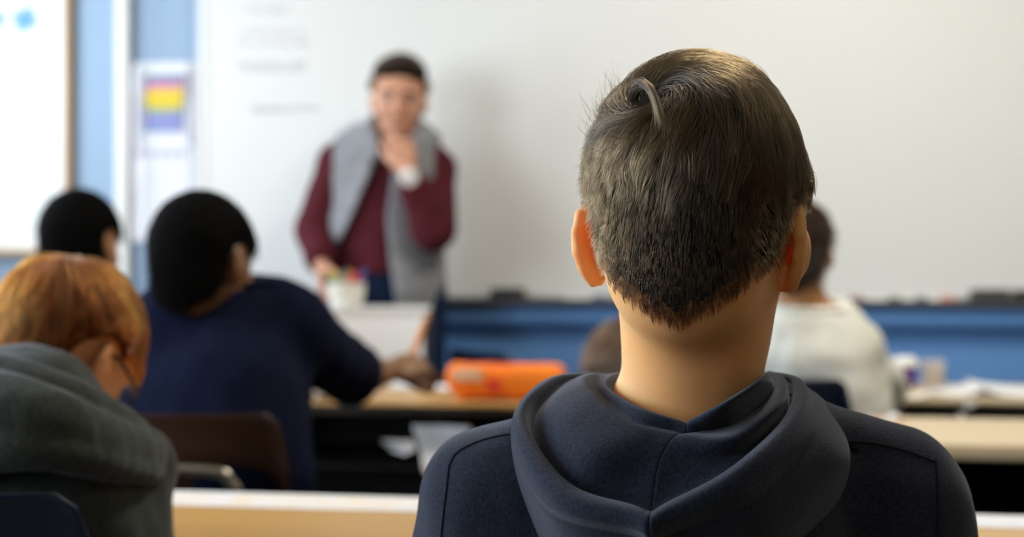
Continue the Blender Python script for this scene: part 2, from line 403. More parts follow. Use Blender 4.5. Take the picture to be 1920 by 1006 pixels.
# ------------------------------------------------------------------ a hand: five bent fingers of unequal length
def hand_prims(w, D, N, s, curl=(20, 28, 18), side=1, spread=1.0, thumb=(0.55, 0.55, 0.6), pinch=0.0):
    D = np.array(D, float); D /= np.linalg.norm(D); N = np.array(N, float); N -= D * (N @ D); N /= np.linalg.norm(N)
    T = np.cross(D, N) * side                         # towards the thumb
    w = np.array(w, float); out = []
    R = np.stack([D, T, N], 1)
    out.append(('e', w + D * 0.046 * s, (0.050 * s, 0.039 * s, 0.0155 * s), R, 0.012 * s))
    out.append(('e', w + D * 0.032 * s + T * 0.020 * s + N * 0.006 * s, (0.028 * s, 0.017 * s, 0.014 * s), R, 0.010 * s))
    for i, (off, ln) in enumerate(((0.029, 0.070), (0.010, 0.079), (-0.009, 0.074), (-0.027, 0.058))):
        p = w + D * (0.086 - 0.003 * abs(i - 1.2)) * s + T * off * s
        d = D + T * off * 2.0 * spread; d /= np.linalg.norm(d); ang = 0
        r = (0.0088 - 0.0006 * (i == 3)) * s
        a = p - d * 0.022 * s; out.append(('c', a, p, r * 1.1, r, 0.004 * s))
        for j, fr in enumerate((0.46, 0.31, 0.23)):
            ang = R_(curl[j] * (1 + 0.12 * i * (1 if side else 1)) + (pinch if i > 1 else 0) * (j < 2))
            d2 = d * math.cos(ang) + N * math.sin(ang)
            N = N * math.cos(ang) - d * math.sin(ang) if False else N
            ax = np.cross(d, d2)
            e = p + d2 / np.linalg.norm(d2) * ln * fr * s
            out.append(('c', p, e, r * (1 - 0.08 * j), r * (0.93 - 0.08 * j), 0.002 * s))
            nn = N - d2 * (N @ d2); nn /= max(np.linalg.norm(nn), 1e-6)
            d = d2 / np.linalg.norm(d2); p = e
    b = w + D * 0.022 * s + T * 0.026 * s + N * 0.006 * s
    td = D * thumb[0] + T * thumb[1] + N * thumb[2]; td /= np.linalg.norm(td)
    m1 = b + td * 0.036 * s; td2 = td * 0.8 + D * 0.45 + N * 0.2; td2 /= np.linalg.norm(td2)
    m2 = m1 + td2 * 0.030 * s; td3 = td2 + D * 0.25; td3 /= np.linalg.norm(td3)
    out += [('c', b, m1, 0.0125 * s, 0.0105 * s, 0.006 * s), ('c', m1, m2, 0.0105 * s, 0.0095 * s, 0.002 * s), ('c', m2, m2 + td3 * 0.022 * s, 0.0095 * s, 0.0080 * s, 0.002 * s)]
    return out
def prims_d(prims):
    def f(p):
        d = None
        for q in prims:
            x = cap_d(p, q[1], q[2], q[3], q[4]) if q[0] == 'c' else ell_d(p, q[1], q[2], q[3])
            k = q[5] if q[0] == 'c' else q[4]
            d = x if d is None else smin(d, x, k)
        return d
    return f

# ------------------------------------------------------------------ a whole figure
def grow(pr, a, skip=()):                            # the same solids, thicker by a
    out = []
    for q in pr:
        if q[0] == 'c': out.append(('c', q[1], q[2], q[3] + a, q[4] + a, q[5] + a))
        else: out.append(('e', q[1], tuple(np.array(q[2]) + a), q[3], q[4] + a))
    return out
def lerp(a, b, t): return np.array(a, float) * (1 - t) + np.array(b, float) * t
class Fig: pass
def figure(J, s=1.0, hs=1.0, ears=(32, 32), handL=None, handR=None, width=1.0):
    """J: joints in world coordinates (pel, neck, head, shL elL wrL shR elR wrR hipL knL anL hipR knR anR) and the head's rotation HR."""
    g = Fig(); g.J = {k: np.array(v, float) for k, v in J.items()}; J = g.J; g.s = s; g.hs = hs
    up = J['neck'] - J['pel']; L = np.linalg.norm(up); up /= L
    sx = J['shR'] - J['shL']; sx -= up * (sx @ up); sx /= np.linalg.norm(sx)
    fy = np.cross(up, sx); Rt = np.stack([sx, fy, up], 1); g.Rt = Rt; g.up = up; g.fy = fy; g.sx = sx
    def T(x, y, z): return J['pel'] + sx * x * s + fy * y * s + up * z * L
    tor = [('e', T(0, 0, 0.02), (0.150 * s, 0.105 * s, 0.12 * s), Rt, 0.05 * s),
           ('e', T(0, 0.0, 0.32), (0.128 * s, 0.095 * s, 0.19 * s), Rt, 0.06 * s),
           ('e', T(0, 0.0, 0.68), (0.150 * s * width, 0.105 * s, 0.19 * s), Rt, 0.06 * s)]
    tr = [('c', lerp(J['neck'], J['shL'], 0.12), J['shL'], 0.050 * s, 0.046 * s, 0.04 * s),
          ('c', lerp(J['neck'], J['shR'], 0.12), J['shR'], 0.050 * s, 0.046 * s, 0.04 * s)]
    g.torso = tor + tr
    g.upL = [('c', J['shL'], J['elL'], 0.050 * s, 0.038 * s, 0.03 * s)]; g.upR = [('c', J['shR'], J['elR'], 0.050 * s, 0.038 * s, 0.03 * s)]
    g.foL = [('c', J['elL'], lerp(J['elL'], J['wrL'], 0.35), 0.038 * s, 0.037 * s, 0.02 * s), ('c', lerp(J['elL'], J['wrL'], 0.35), J['wrL'], 0.037 * s, 0.025 * s, 0.01 * s)]
    g.foR = [('c', J['elR'], lerp(J['elR'], J['wrR'], 0.35), 0.038 * s, 0.037 * s, 0.02 * s), ('c', lerp(J['elR'], J['wrR'], 0.35), J['wrR'], 0.037 * s, 0.025 * s, 0.01 * s)]
    g.legs = []
    for k in 'LR':
        g.legs += [('c', J['hip' + k], J['kn' + k], 0.085 * s, 0.056 * s, 0.04 * s), ('c', J['kn' + k], lerp(J['kn' + k], J['an' + k], 0.3), 0.054 * s, 0.053 * s, 0.02 * s),
                   ('c', lerp(J['kn' + k], J['an' + k], 0.3), J['an' + k], 0.053 * s, 0.036 * s, 0.02 * s)]
    hl = []
    if handL: hl += hand_prims(J['wrL'], *handL[0], s=s, **handL[1])
    if handR: hl += hand_prims(J['wrR'], *handR[0], s=s, **handR[1])
    g.hands = hl
    HR = g.J['HR']; hc = J['head']
    nb = hc + HR @ np.array([0, -0.030, -0.035]) * hs
    g.neckp = [('c', J['neck'] - up * 0.03, nb, getattr(g, 'nr', 0.056) * s, 0.050 * hs, 0.03 * s)]
    nonhead = prims_d(g.torso + g.upL + g.upR + g.foL + g.foR + g.legs + g.neckp + hl)
    HRf = HR.astype(np.float32)
    def hl_(p): return ((p - A3(hc)) @ HRf) / hs
    g.local = hl_
    def hd(p): return head_d(hl_(p), ears) * hs
    nk = prims_d(g.neckp + tr)
    g.headneck = lambda p: smin(hd(p), nk(p), 0.022 * hs)
    def body(p):
        d = nonhead(p); near = np.sqrt(((p - A3(hc)) ** 2).sum(1)) < 0.26 * hs
        if near.any(): d[near] = smin(hd(p[near]), d[near], 0.022 * hs)
        return d
    g.body = body
    pts = [J[k] for k in J if k != 'HR'] + [hc + A3((0, 0, 0.11)), hc + HR @ np.array([0, 0.1, 0])]
    for q in hl: pts.append(q[1]); pts.append(q[2] if q[0] == 'c' else q[1])
    g.pts = pts
    return g
def seat_legs(pel, yaw, s=0.8, knee_z=0.525, spread=0.075, fwd=0.36, foot=0.02):
    c, sn = math.cos(yaw), math.sin(yaw)
    def w(x, y, z): return (pel[0] + x * c + y * sn, pel[1] - x * sn + y * c, z)
    out = {}
    for k, g in (('L', -1), ('R', 1)):
        out['hip' + k] = w(g * 0.07 * s / 0.8, 0.01, pel[2] - 0.02)
        out['kn' + k] = w(g * (spread + 0.03), fwd, knee_z)
        out['an' + k] = w(g * (spread + 0.03), fwd + foot, 0.09)
    return out
def shoes(g, m, parent, toe=None):
    s = g.s
    for k in 'LR':
        a = g.J['an' + k]; f = (toe if toe is not None else g.fy) * np.array([1, 1, 0]); f = f / np.linalg.norm(f)
        pr = [('c', a * [1, 1, 0] + A3((0, 0, 0.040 * s)) - f * 0.03 * s, a * [1, 1, 0] + A3((0, 0, 0.034 * s)) + f * 0.13 * s, 0.040 * s, 0.034 * s, 0.02), ('c', a + A3((0, 0, 0.0)), a * [1, 1, 0] + A3((0, 0, 0.05 * s)), 0.042 * s, 0.045 * s, 0.02)]
        fd = prims_d(pr)
        lo, hi = bounds([pr[0][1], pr[0][2], a], 0.08)
        sdf_obj('shoe', lambda p: smax(fd(p), 0.001 - p[:, 2], 0.004), lo, hi, 0.009, m, parent)
def eyes(g, parent):
    HR = g.J['HR']; hc = g.J['head']
    for sg in (-1, 1):
        c = hc + HR @ np.array([sg * 0.031, 0.0795, 0.008]) * g.hs
        bm = bmesh.new(); bmesh.ops.create_uvsphere(bm, u_segments=16, v_segments=10, radius=0.0108 * g.hs, matrix=Matrix.Translation(c))
        e = link('eye', bm_mesh('eye', bm), M['eye'], parent, local=False)
        c2 = c + HR @ np.array([0, 0.0070, 0]) * g.hs
        bm = bmesh.new(); bmesh.ops.create_uvsphere(bm, u_segments=12, v_segments=8, radius=0.0050 * g.hs, matrix=Matrix.Translation(c2))
        i = link('iris', bm_mesh('iris', bm), M['iris'], e, local=True)

# ------------------------------------------------------------------ hair: strands combed along the head
def grad(f, p, e=0.0015):
    d = f(p); g = np.zeros_like(p)
    for i in range(3):
        o = np.zeros(3, np.float32); o[i] = e; g[:, i] = (f(p + o) - d) / e
    return d, g / np.maximum(np.linalg.norm(g, axis=1), 1e-6)[:, None]
def hair(g, name, parent, m, n, length, height, field, mask=scalp_mask, seg=8, rad=0.00012, guides=700, clump=0.6, jitter=0.25, seed=1, power=1.4):
    r = np.random.default_rng(seed); hc = g.J['head']; f = g.headneck; HR = g.J['HR']; HRf = HR.astype(np.float32)
    v = r.normal(size=(int(n * 3.2), 3)); v /= np.linalg.norm(v, axis=1)[:, None]
    q0 = v * 0.13 + np.array([0, -0.01, 0.0])
    p = (hc + (q0 * g.hs) @ HR.T).astype(np.float32)
    for _ in range(7):
        d, gr = grad(f, p); p = p - gr * np.clip(d, -0.04, 0.04)[:, None]
    q = g.local(p); ok = (mask(q) < 0) & (np.abs(f(p)) < 0.002)
    p = p[ok][:n]; N = len(p)
    L = length(g.local(p)) * (1 + jitter * r.uniform(-1, 1, N))
    H = height(g.local(p)) * (1 + 0.35 * r.uniform(-1, 1, N))
    pts = np.zeros((N, seg, 3), np.float32); pts[:, 0] = p
    noise = r.normal(size=(N, 3)) * 0.22
    x = p.copy()
    for k in range(1, seg):
        d, gr = grad(f, x); t = k / (seg - 1)
        T = field(g.local(x), t) @ HR.T + noise
        T = T - gr * (T * gr).sum(1)[:, None]; T /= np.maximum(np.linalg.norm(T, axis=1), 1e-6)[:, None]
        step = (L / (seg - 1))[:, None]
        x = (x + T * step).astype(np.float32)
        d, gr = grad(f, x)
        Hc = np.minimum(H, height(g.local(x)) * 1.25)
        want = Hc * np.sin(min(1.0, t * 1.25 + 0.15) * math.pi / 2)
        mv = np.clip(want - d, -step[:, 0] * 1.2, step[:, 0] * 0.75)
        x = (x + gr * mv[:, None]).astype(np.float32)
        pts[:, k] = x
    if guides and (callable(clump) or clump > 0):
        gi = r.choice(N, min(guides, N), replace=False); near = np.zeros(N, int)
        for s0 in range(0, N, 2000):
            dd = ((p[s0:s0 + 2000, None] - p[gi][None]) ** 2).sum(2); near[s0:s0 + 2000] = gi[dd.argmin(1)]
        cf = (clump(g.local(p)) if callable(clump) else np.full(N, clump)) * r.uniform(0.6, 1.15, N)
        for k in range(1, seg):
            t = k / (seg - 1); w = (cf * t ** power)[:, None]
            tgt = pts[near, k] + (p - p[near]) * (1 - 0.75 * t)
            pts[:, k] = pts[:, k] * (1 - w) + tgt * w
        shade = np.exp(r.normal(size=N) * 0.55)[near]
        return strands(name, parent, m, pts, rad, shade)
    return strands(name, parent, m, pts, rad)
def strands(name, parent, m, pts, rad, shade=None):
    N, seg = pts.shape[:2]
    cu = bpy.data.hair_curves.new(name); cu.add_curves([seg] * N)
    cu.points.foreach_set('position', pts.astype(np.float32).ravel())
    t = np.linspace(0, 1, seg); rr = rad * (1 - 0.75 * t ** 2)
    cu.points.foreach_set('radius', np.tile(rr, N).astype(np.float32))
    sh = cu.attributes.new('lock_shade', 'FLOAT', 'CURVE'); sh.data.foreach_set('value', (np.ones(N) if shade is None else shade).astype(np.float32))
    cu.materials.append(m)
    o = bpy.data.objects.new(name, cu); COL.objects.link(o)
    top = parent
    while top.parent: top = top.parent
    o.parent = parent
    if parent is top: o.matrix_parent_inverse = Matrix.Translation(top.location).inverted()
    return o
def hair_cap(g, name, parent, m, thick, mask=scalp_mask, h=0.004, bumpy=0.0, seed=3, k=0.006):
    f = g.headneck
    def cap(p):
        q = g.local(p); th = thick(q) if callable(thick) else thick
        return smax(f(p) - th * g.hs - (bumpy * wob(p, 160, seed) if bumpy else 0), mask(q) * g.hs, k)
    hc = g.J['head']
    return sdf_obj(name, cap, hc - 0.14 * g.hs, hc + 0.15 * g.hs, h, m, parent)

# ------------------------------------------------------------------ clothes
def garment(g, name, parent, m, prims, h=0.006, k_cut=0.003, planes=(), fold=0.004, fs=28, seed=5, neck=None, extra=None, hem=None, nrad=0.16):
    base = prims_d(prims); body = g.body
    def f(p):
        d = base(p)
        if extra is not None: d = extra(p, d)
        d = d + fold * wob(p, fs, seed) + fold * 0.45 * wob(p, fs * 2.3, seed + 1)
        for (c, n) in planes: d = smax(d, (p - A3(c)) @ A3(n), k_cut)
        if neck is not None:
            c, n = neck; pl = (p - A3(c)) @ A3(n); rad_ = np.sqrt((p[:, 0] - c[0]) ** 2 + (p[:, 1] - c[1]) ** 2); d = smax(d, np.minimum(pl, nrad - rad_), k_cut)
            near = (pl > -0.016) & (np.sqrt(((p - A3(c)) ** 2).sum(1)) < 0.12)
            if near.any():
                b = body(p[near]) - 0.0015
                d[near] = np.maximum(d[near], np.maximum(-b, -pl[near] - 0.012))
        return d
    pts = []
    for q in prims: pts += [q[1]] + ([q[2]] if q[0] == 'c' else [])
    lo, hi = bounds(pts, 0.24 * g.s)
    return sdf_obj(name, f, lo, hi, h, m, parent)
# ------------------------------------------------------------------ the room (room coordinates turned by TH)
def st(name, boxes, m, bevel=0.0, parent=None):
    bm = bmesh.new()
    for b in boxes: add_box(bm, *b)
    o = link(name, bm_mesh(name, bm, bevel), m, parent)
    if parent is None: o.rotation_euler = (0, 0, -TH); tag(o, kind='structure')
    return o
st('floor', [(UL - 0.2, UR + 0.2, VB - 0.2, VF + 0.2, -0.1, 0.0)], M['floor'])
st('ceiling', [(UL - 0.2, UR + 0.2, VB - 0.2, VF + 0.2, ZC, ZC + 0.1)], M['ceil'])
st('wall_front', [(UL - 0.2, UR + 0.2, VF, VF + 0.15, 0, ZC)], M['wall_blue'])
st('wall_back', [(UL - 0.2, UR + 0.2, VB - 0.15, VB, 0, ZC)], M['cream'])
st('wall_right', [(UR, UR + 0.15, VB, VF, 0, ZC)], M['cream'])
ws = [(UL - 0.15, UL, VB, VF, 0, WZ0), (UL - 0.15, UL, VB, VF, WZ1, ZC)]
edges = [VB] + [x for w in WIN for x in w] + [VF]
for a, b in zip(edges[0::2], edges[1::2]): ws.append((UL - 0.15, UL, a, b, WZ0, WZ1))
st('wall_left', ws, M['cream'])
for i, (a, b) in enumerate(WIN):
    mid = (a + b) / 2
    st('window_%d' % (i + 1), [(UL - 0.10, UL - 0.04, a, a + 0.05, WZ0, WZ1), (UL - 0.10, UL - 0.04, b - 0.05, b, WZ0, WZ1),
                               (UL - 0.10, UL - 0.04, a, b, WZ0, WZ0 + 0.05), (UL - 0.10, UL - 0.04, a, b, WZ1 - 0.05, WZ1),
                               (UL - 0.09, UL - 0.05, mid - 0.02, mid + 0.02, WZ0, WZ1), (UL - 0.10, UL + 0.10, a - 0.04, b + 0.04, WZ0 - 0.04, WZ0)], M['white_trim'], 0.004)

# front wall: whiteboard bay on the right, a white strip, a light wood framed board on the left
uw, zb = wall_at(377, 557); ur2, _ = wall_at(2150, 557)
b0 = st('trim_1', [(uw - 0.02, UR - 0.3, VF - 0.012, VF + 0.002, 0.0, zb - 0.06)], M['deep_blue'])
# the padded ledge under the whiteboard: a rounded rail standing out of the blue panel
u_a, z_r = wall_at(850, 574); _, z_r2 = wall_at(850, 603)
bm = bmesh.new()
prof = [(0.0, 0.012), (0.03, 0.012), (0.045, 0.004), (0.055, -0.012), (0.055, -0.035), (0.048, -0.052), (0.03, -0.062), (0.0, -0.066)]
vs0 = [bm.verts.new((uw - 0.02, VF - 0.012 - a, z_r + b)) for a, b in prof]; vs1 = [bm.verts.new((UR - 0.3, VF - 0.012 - a, z_r + b)) for a, b in prof]
for i in range(len(prof) - 1): bm.faces.new((vs0[i], vs1[i], vs1[i + 1], vs0[i + 1]))
bm.faces.new(vs0); bm.faces.new(vs1[::-1])
o = link('trim_2', bm_mesh('trim_2', bm, angle=50), M['deep_blue'], rz=-TH); tag(o, kind='structure')
ut0, _ = wall_at(222, 300); ut1, _ = wall_at(246, 300)
st('trim_3', [(ut0, ut1, VF - 0.03, VF, 0, ZC)], M['white_trim'], 0.004)
uc0, _ = wall_at(330, 300)
st('baseboard_front', [(uw, UR, VF - 0.024, VF - 0.012, 0, 0.1)], M['black_edge'])

# whiteboard: panel, aluminium frame, marker tray
zt = ZC - 0.45
wb = empty('whiteboard', W((uw + ur2) / 2, VF, zb), -TH, 'long white dry-erase board covering the wall behind the teacher', 'whiteboard')
w2 = (ur2 + 0.6 - uw) / 2; off = (ur2 + 0.6 + uw) / 2 - (uw + ur2) / 2
box('writing_surface', off - w2, off + w2, -0.022, 0, 0, zt - zb, M['whiteboard'], wb, 0)
fr = M['white_trim']
box('frame_stile', off - w2 - 0.002, off - w2 + 0.028, -0.026, 0, 0, zt - zb, fr, wb)
box('frame_stile', off + w2 - 0.028, off + w2, -0.026, 0, 0, zt - zb, fr, wb)
box('top_rail', off - w2 + 0.028, off + w2 - 0.028, -0.034, 0, zt - zb - 0.03, zt - zb, fr, wb)
bm = bmesh.new()
prof = [(0.0, 0.012), (-0.022, 0.012), (-0.022, -0.004), (-0.088, -0.004), (-0.094, 0.006), (-0.098, 0.004), (-0.096, -0.012), (0.0, -0.014)]
xa, xb = off - w2, off + w2
va = [bm.verts.new((xa, a, b - 0.002)) for a, b in prof]; vb = [bm.verts.new((xb, a, b - 0.002)) for a, b in prof]
for i in range(len(prof)): bm.faces.new((va[i], vb[i], vb[(i + 1) % 8], va[(i + 1) % 8]))
bm.faces.new(va[::-1]); bm.faces.new(vb)
link('marker_tray', bm_mesh('marker_tray', bm), M['alu'], wb)
# faint handwriting on the board: small wavering strokes
ink = [mat('faint_lilac_ink', (0.70, 0.66, 0.75), 0.5), mat('faint_grey_ink', (0.67, 0.68, 0.73), 0.5)]
wl = [(468, 540, 20, 1), (455, 560, 62, 0), (450, 575, 82, 0), (450, 578, 122, 1), (455, 570, 132, 1), (470, 572, 204, 1), (478, 540, 208, 1)]
for li, (xa, xb, py, k) in enumerate(wl):
    bm = bmesh.new(); rr = random.Random(li); x = xa
    while x < xb:
        wlen = rr.uniform(14, 34); pts = []
        n = int(wlen / 1.6)
        for i in range(n + 1):
            px = x + wlen * i / n; yy = py + rr.uniform(-4.5, 4.5)
            u, z = wall_at(px, yy); v = Vector((u, VF - 0.0228, z)); pts.append(v)
        add_tube(bm, pts, 0.0022, 5); x += wlen + rr.uniform(5, 10)
    o = link('marker_writing', bm_mesh('marker_writing', bm), ink[k], wb)
    o.matrix_parent_inverse = (Matrix.Translation(wb.location) @ Matrix.Rotation(-TH, 4, 'Z')).inverted() @ Matrix.Rotation(-TH, 4, 'Z')

# things lying on the marker tray
def on_tray(px, lift=0.0, back=0.055):
    u, _ = wall_at(px, 560); return u, VF - back, zb - 0.0052 + lift
def eraser(px, w, h, dpt, mt, label, felt=True):
    u, v, z = on_tray(px)
    e = empty('board_eraser', W(u, v, z), -TH, label, 'eraser')
    box('felt_pad', -w / 2, w / 2, -dpt / 2, dpt / 2, 0, h * 0.45, M['black_edge'], e, 0.003)
    box('grip', -w / 2 + 0.003, w / 2 - 0.003, -dpt / 2 + 0.003, dpt / 2 - 0.003, h * 0.45, h, mt, e, 0.006)
eraser(957, 0.115, 0.040, 0.055, mat('charcoal_plastic', (0.035, 0.035, 0.045), 0.5), 'dark grey board eraser on the marker tray right of the teacher')
eraser(1850, 0.12, 0.042, 0.055, mat('grey_plastic', (0.10, 0.095, 0.09), 0.5), 'grey-brown board eraser at the right end of the marker tray')
eraser(1925, 0.11, 0.040, 0.055, mat('darker_plastic', (0.05, 0.048, 0.047), 0.5), 'darker board eraser cut by the right edge of the picture')
def marker(px, col, label, py=None, ln=0.13):
    u, v, z = on_tray(px, back=0.06)
    e = empty('dry_erase_marker', W(u, v, z), -TH + R_(random.uniform(-6, 6)), label, 'marker', 'markers on the whiteboard tray')
    r = 0.0085
    tube('barrel', [(-ln / 2, 0, r), (ln / 2 - 0.04, 0, r)], r, mat('barrel_plastic', (0.75, 0.75, 0.74), 0.4), e, 12)
    tube('cap', [(ln / 2 - 0.04, 0, r), (ln / 2 - 0.006, 0, r), (ln / 2, 0, r)], [r * 1.08, r * 1.08, r * 0.7], mat('cap_plastic', col, 0.4), e, 12)
marker(1575, (0.25, 0.03, 0.03), 'white marker with a dark red cap beside the white-shirted child')
marker(1645, (0.05, 0.10, 0.05), 'white marker with a dark green cap on the tray')
marker(1695, (0.03, 0.03, 0.04), 'white marker with a black cap on the tray')
marker(1742, (0.65, 0.14, 0.03), 'white marker with an orange-red cap on the tray')
marker(1100, (0.03, 0.07, 0.22), 'white marker with a blue cap left of the front boy')

# board in a light wood frame at the left edge
ul1, zl = wall_at(137, 484); ul0 = UL + 0.05; zl0 = wall_at(60, 478)[1]
lb = empty('framed_board', W(ul1, VF, zl0), -TH, 'bright white board in a light wood frame at the left edge', 'board')
ft = wall_at(127, 484)[0]
fw = ul1 - ft
box('board_face', ul0 - ul1 + fw, -fw, -0.012, 0, fw, 1.45, mat('white_board_face', (0.84, 0.86, 0.86), 0.5), lb, 0)
box('frame_stile', -fw, 0, -0.03, 0, 0, 1.45 + fw, M['oak'], lb)
box('frame_stile', ul0 - ul1, ul0 - ul1 + fw, -0.03, 0, 0, 1.45 + fw, M['oak'], lb)
box('bottom_rail', ul0 - ul1 + fw, -fw, -0.045, 0, 0, fw, M['oak'], lb)
box('top_rail', ul0 - ul1 + fw, -fw, -0.03, 0, 1.45, 1.45 + fw, M['oak'], lb)
# blue paper shapes pinned on it: four ragged petals each
def cutout(px, py, sz, label):
    u, z = wall_at(px, py, VF - 0.013); bm = bmesh.new(); rr = random.Random(int(px))
    c = bm.verts.new((0, 0, 0)); ring = []
    for i in range(24):
        a = 2 * math.pi * i / 24; r = sz * (0.55 + 0.45 * abs(math.cos(a * 2 + 0.7))) * rr.uniform(0.85, 1.1)
        ring.append(bm.verts.new((r * math.cos(a), 0, r * math.sin(a))))
    for i in range(24): bm.faces.new((c, ring[i], ring[(i + 1) % 24]))
    r2 = bmesh.ops.extrude_face_region(bm, geom=bm.faces[:]); bmesh.ops.translate(bm, vec=(0, -0.0015, 0), verts=[e for e in r2['geom'] if isinstance(e, bmesh.types.BMVert)])
    o = link('paper_cutout', bm_mesh('paper_cutout', bm), mat('blue_craft_paper', (0.10, 0.35, 0.62), 0.8, col2=(0.25, 0.5, 0.7), nscale=30), loc=W(u, VF - 0.0135, z), rz=-TH)
    tag(o, label, 'paper cutout')
cutout(47, 36, 0.048, 'blue paper cutout with four lobes high on the framed board')
cutout(-6, 36, 0.030, 'small blue paper cutout cut off by the left edge of the picture')

# papers hanging between the white strip and the whiteboard, and two cords
def sheet(name, px0, py0, px1, py1, m, label, cat, dv=0.004, t=0.0015):
    u0, z0 = wall_at(px0, py0); u1, z1 = wall_at(px1, py1)
    w, h = u1 - u0, z0 - z1
    bm = bmesh.new(); n = 8; g = [[bm.verts.new((w * i / n, -0.004 * math.sin(math.pi * j / n) - 0.003 * math.sin(2.3 * i / n + j), -h * j / n)) for j in range(n + 1)] for i in range(n + 1)]
    for i in range(n):
        for j in range(n): bm.faces.new((g[i][j], g[i][j + 1], g[i + 1][j + 1], g[i + 1][j]))
    r2 = bmesh.ops.extrude_face_region(bm, geom=bm.faces[:]); bmesh.ops.translate(bm, vec=(0, -t, 0), verts=[e for e in r2['geom'] if isinstance(e, bmesh.types.BMVert)])
    o = link(name, bm_mesh(name, bm, angle=60), m, loc=W(u0, VF - dv - 0.004, z0), rz=-TH)
    tag(o, label, cat); return o, w, h
M['wall_paper'] = mat('poster_paper', (0.80, 0.82, 0.88), 0.7)
po, pw, ph = sheet('art_poster', 251, 119, 371, 282, M['wall_paper'], 'white sheet with a striped yellow and purple painting beside the whiteboard', 'poster')
def art_mat():
    m = bpy.data.materials.new('child_painting'); m.use_nodes = True; nt = m.node_tree; b = nt.nodes['Principled BSDF']; b.inputs['Roughness'].default_value = 0.8
    tc = nt.nodes.new('ShaderNodeTexCoord'); sp = nt.nodes.new('ShaderNodeSeparateXYZ'); ns = nt.nodes.new('ShaderNodeTexNoise'); ns.inputs['Scale'].default_value = 14
    mr = nt.nodes.new('ShaderNodeMapRange'); mr.inputs[1].default_value = -0.20; mr.inputs[2].default_value = 0.0
    ad = nt.nodes.new('ShaderNodeMath'); ad.operation = 'MULTIPLY_ADD'; ad.inputs[1].default_value = 0.22; rp = nt.nodes.new('ShaderNodeValToRGB')
    nt.links.new(tc.outputs['Object'], sp.inputs[0]); nt.links.new(tc.outputs['Object'], ns.inputs[0]); nt.links.new(sp.outputs['Z'], mr.inputs[0])
    nt.links.new(ns.outputs[0], ad.inputs[0]); nt.links.new(mr.outputs[0], ad.inputs[2]); nt.links.new(ad.outputs[0], rp.inputs[0])
    cols = [(0.0, (0.20, 0.38, 0.60)), (0.22, (0.30, 0.24, 0.60)), (0.30, (0.22, 0.45, 0.33)), (0.38, (0.72, 0.55, 0.05)), (0.60, (0.78, 0.60, 0.05)), (0.68, (0.72, 0.22, 0.32)), (0.78, (0.36, 0.26, 0.60)), (0.92, (0.20, 0.36, 0.25)), (1.0, (0.50, 0.46, 0.15))]
    el = rp.color_ramp.elements; el[0].position = 0; el[0].color = (*cols[0][1], 1); el[1].position = 1; el[1].color = (*cols[-1][1], 1)
    for p_, c_ in cols[1:-1]: e = el.new(p_); e.color = (*c_, 1)
    nt.links.new(rp.outputs[0], b.inputs['Base Color']); return m
ax = pw * 26 / 120
box('painting', ax, pw * 96 / 120, -0.0135, -0.006, -ph * 128 / 163, -ph * 22 / 163, art_mat(), po, 0)
for sx_ in (0.10, 0.88): box('edge_stripe', pw * sx_, pw * (sx_ + 0.02), -0.0130, -0.004, -ph * 0.95, -ph * 0.05, mat('pale_lilac_print', (0.70, 0.70, 0.84), 0.7), po, 0)
p2, pw2, ph2 = sheet('hanging_paper', 251, 284, 371, 452, M['wall_paper'], 'plain white sheet hanging directly below the painted poster', 'paper')
rr = random.Random(4)
for k in range(5):
    box('text_line', pw2 * (0.06 + 0.17 * k), pw2 * (0.06 + 0.17 * k + rr.uniform(0.06, 0.13)), -0.0125, -0.004, -ph2 * 0.05, -ph2 * 0.01, mat('lilac_print', (0.45, 0.45, 0.66), 0.7), p2, 0)
def cord(pxs, label):
    pts = [W(*(lambda uz: (uz[0], VF - 0.030, uz[1]))(wall_at(px, py))) for px, py in pxs]
    o = tube('hanging_string', catmull(pts, 8), 0.0022, mat('grey_cord', (0.16, 0.20, 0.30), 0.6), n=8); tag(o, label, 'string')  # plain cord hanging from above, not part of a blind
cord([(272, -500), (272, 0), (275, 120), (277, 300), (279, 470), (276, 560)], 'thin grey cord hanging nearer the white wall strip')
cord([(352, -500), (362, 0), (365, 60), (361, 140), (366, 300), (362, 440)], 'thin grey cord hanging nearer the whiteboard')
for (u, v) in LAMPS:
    side = ('left' if u < 1 else 'right') + (' rear' if v < 0 else ' front')
    e = empty('ceiling_lamp', W(u, v, ZC), -TH, 'long ceiling lamp in the %s part of the room' % side, 'ceiling lamp')
    box('lamp_housing', -0.17, 0.17, -0.62, 0.62, -0.05, 0, M['white_trim'], e); box('diffuser', -0.15, 0.15, -0.60, 0.60, -0.075, -0.05, M['lamp_white'], e, 0.01)

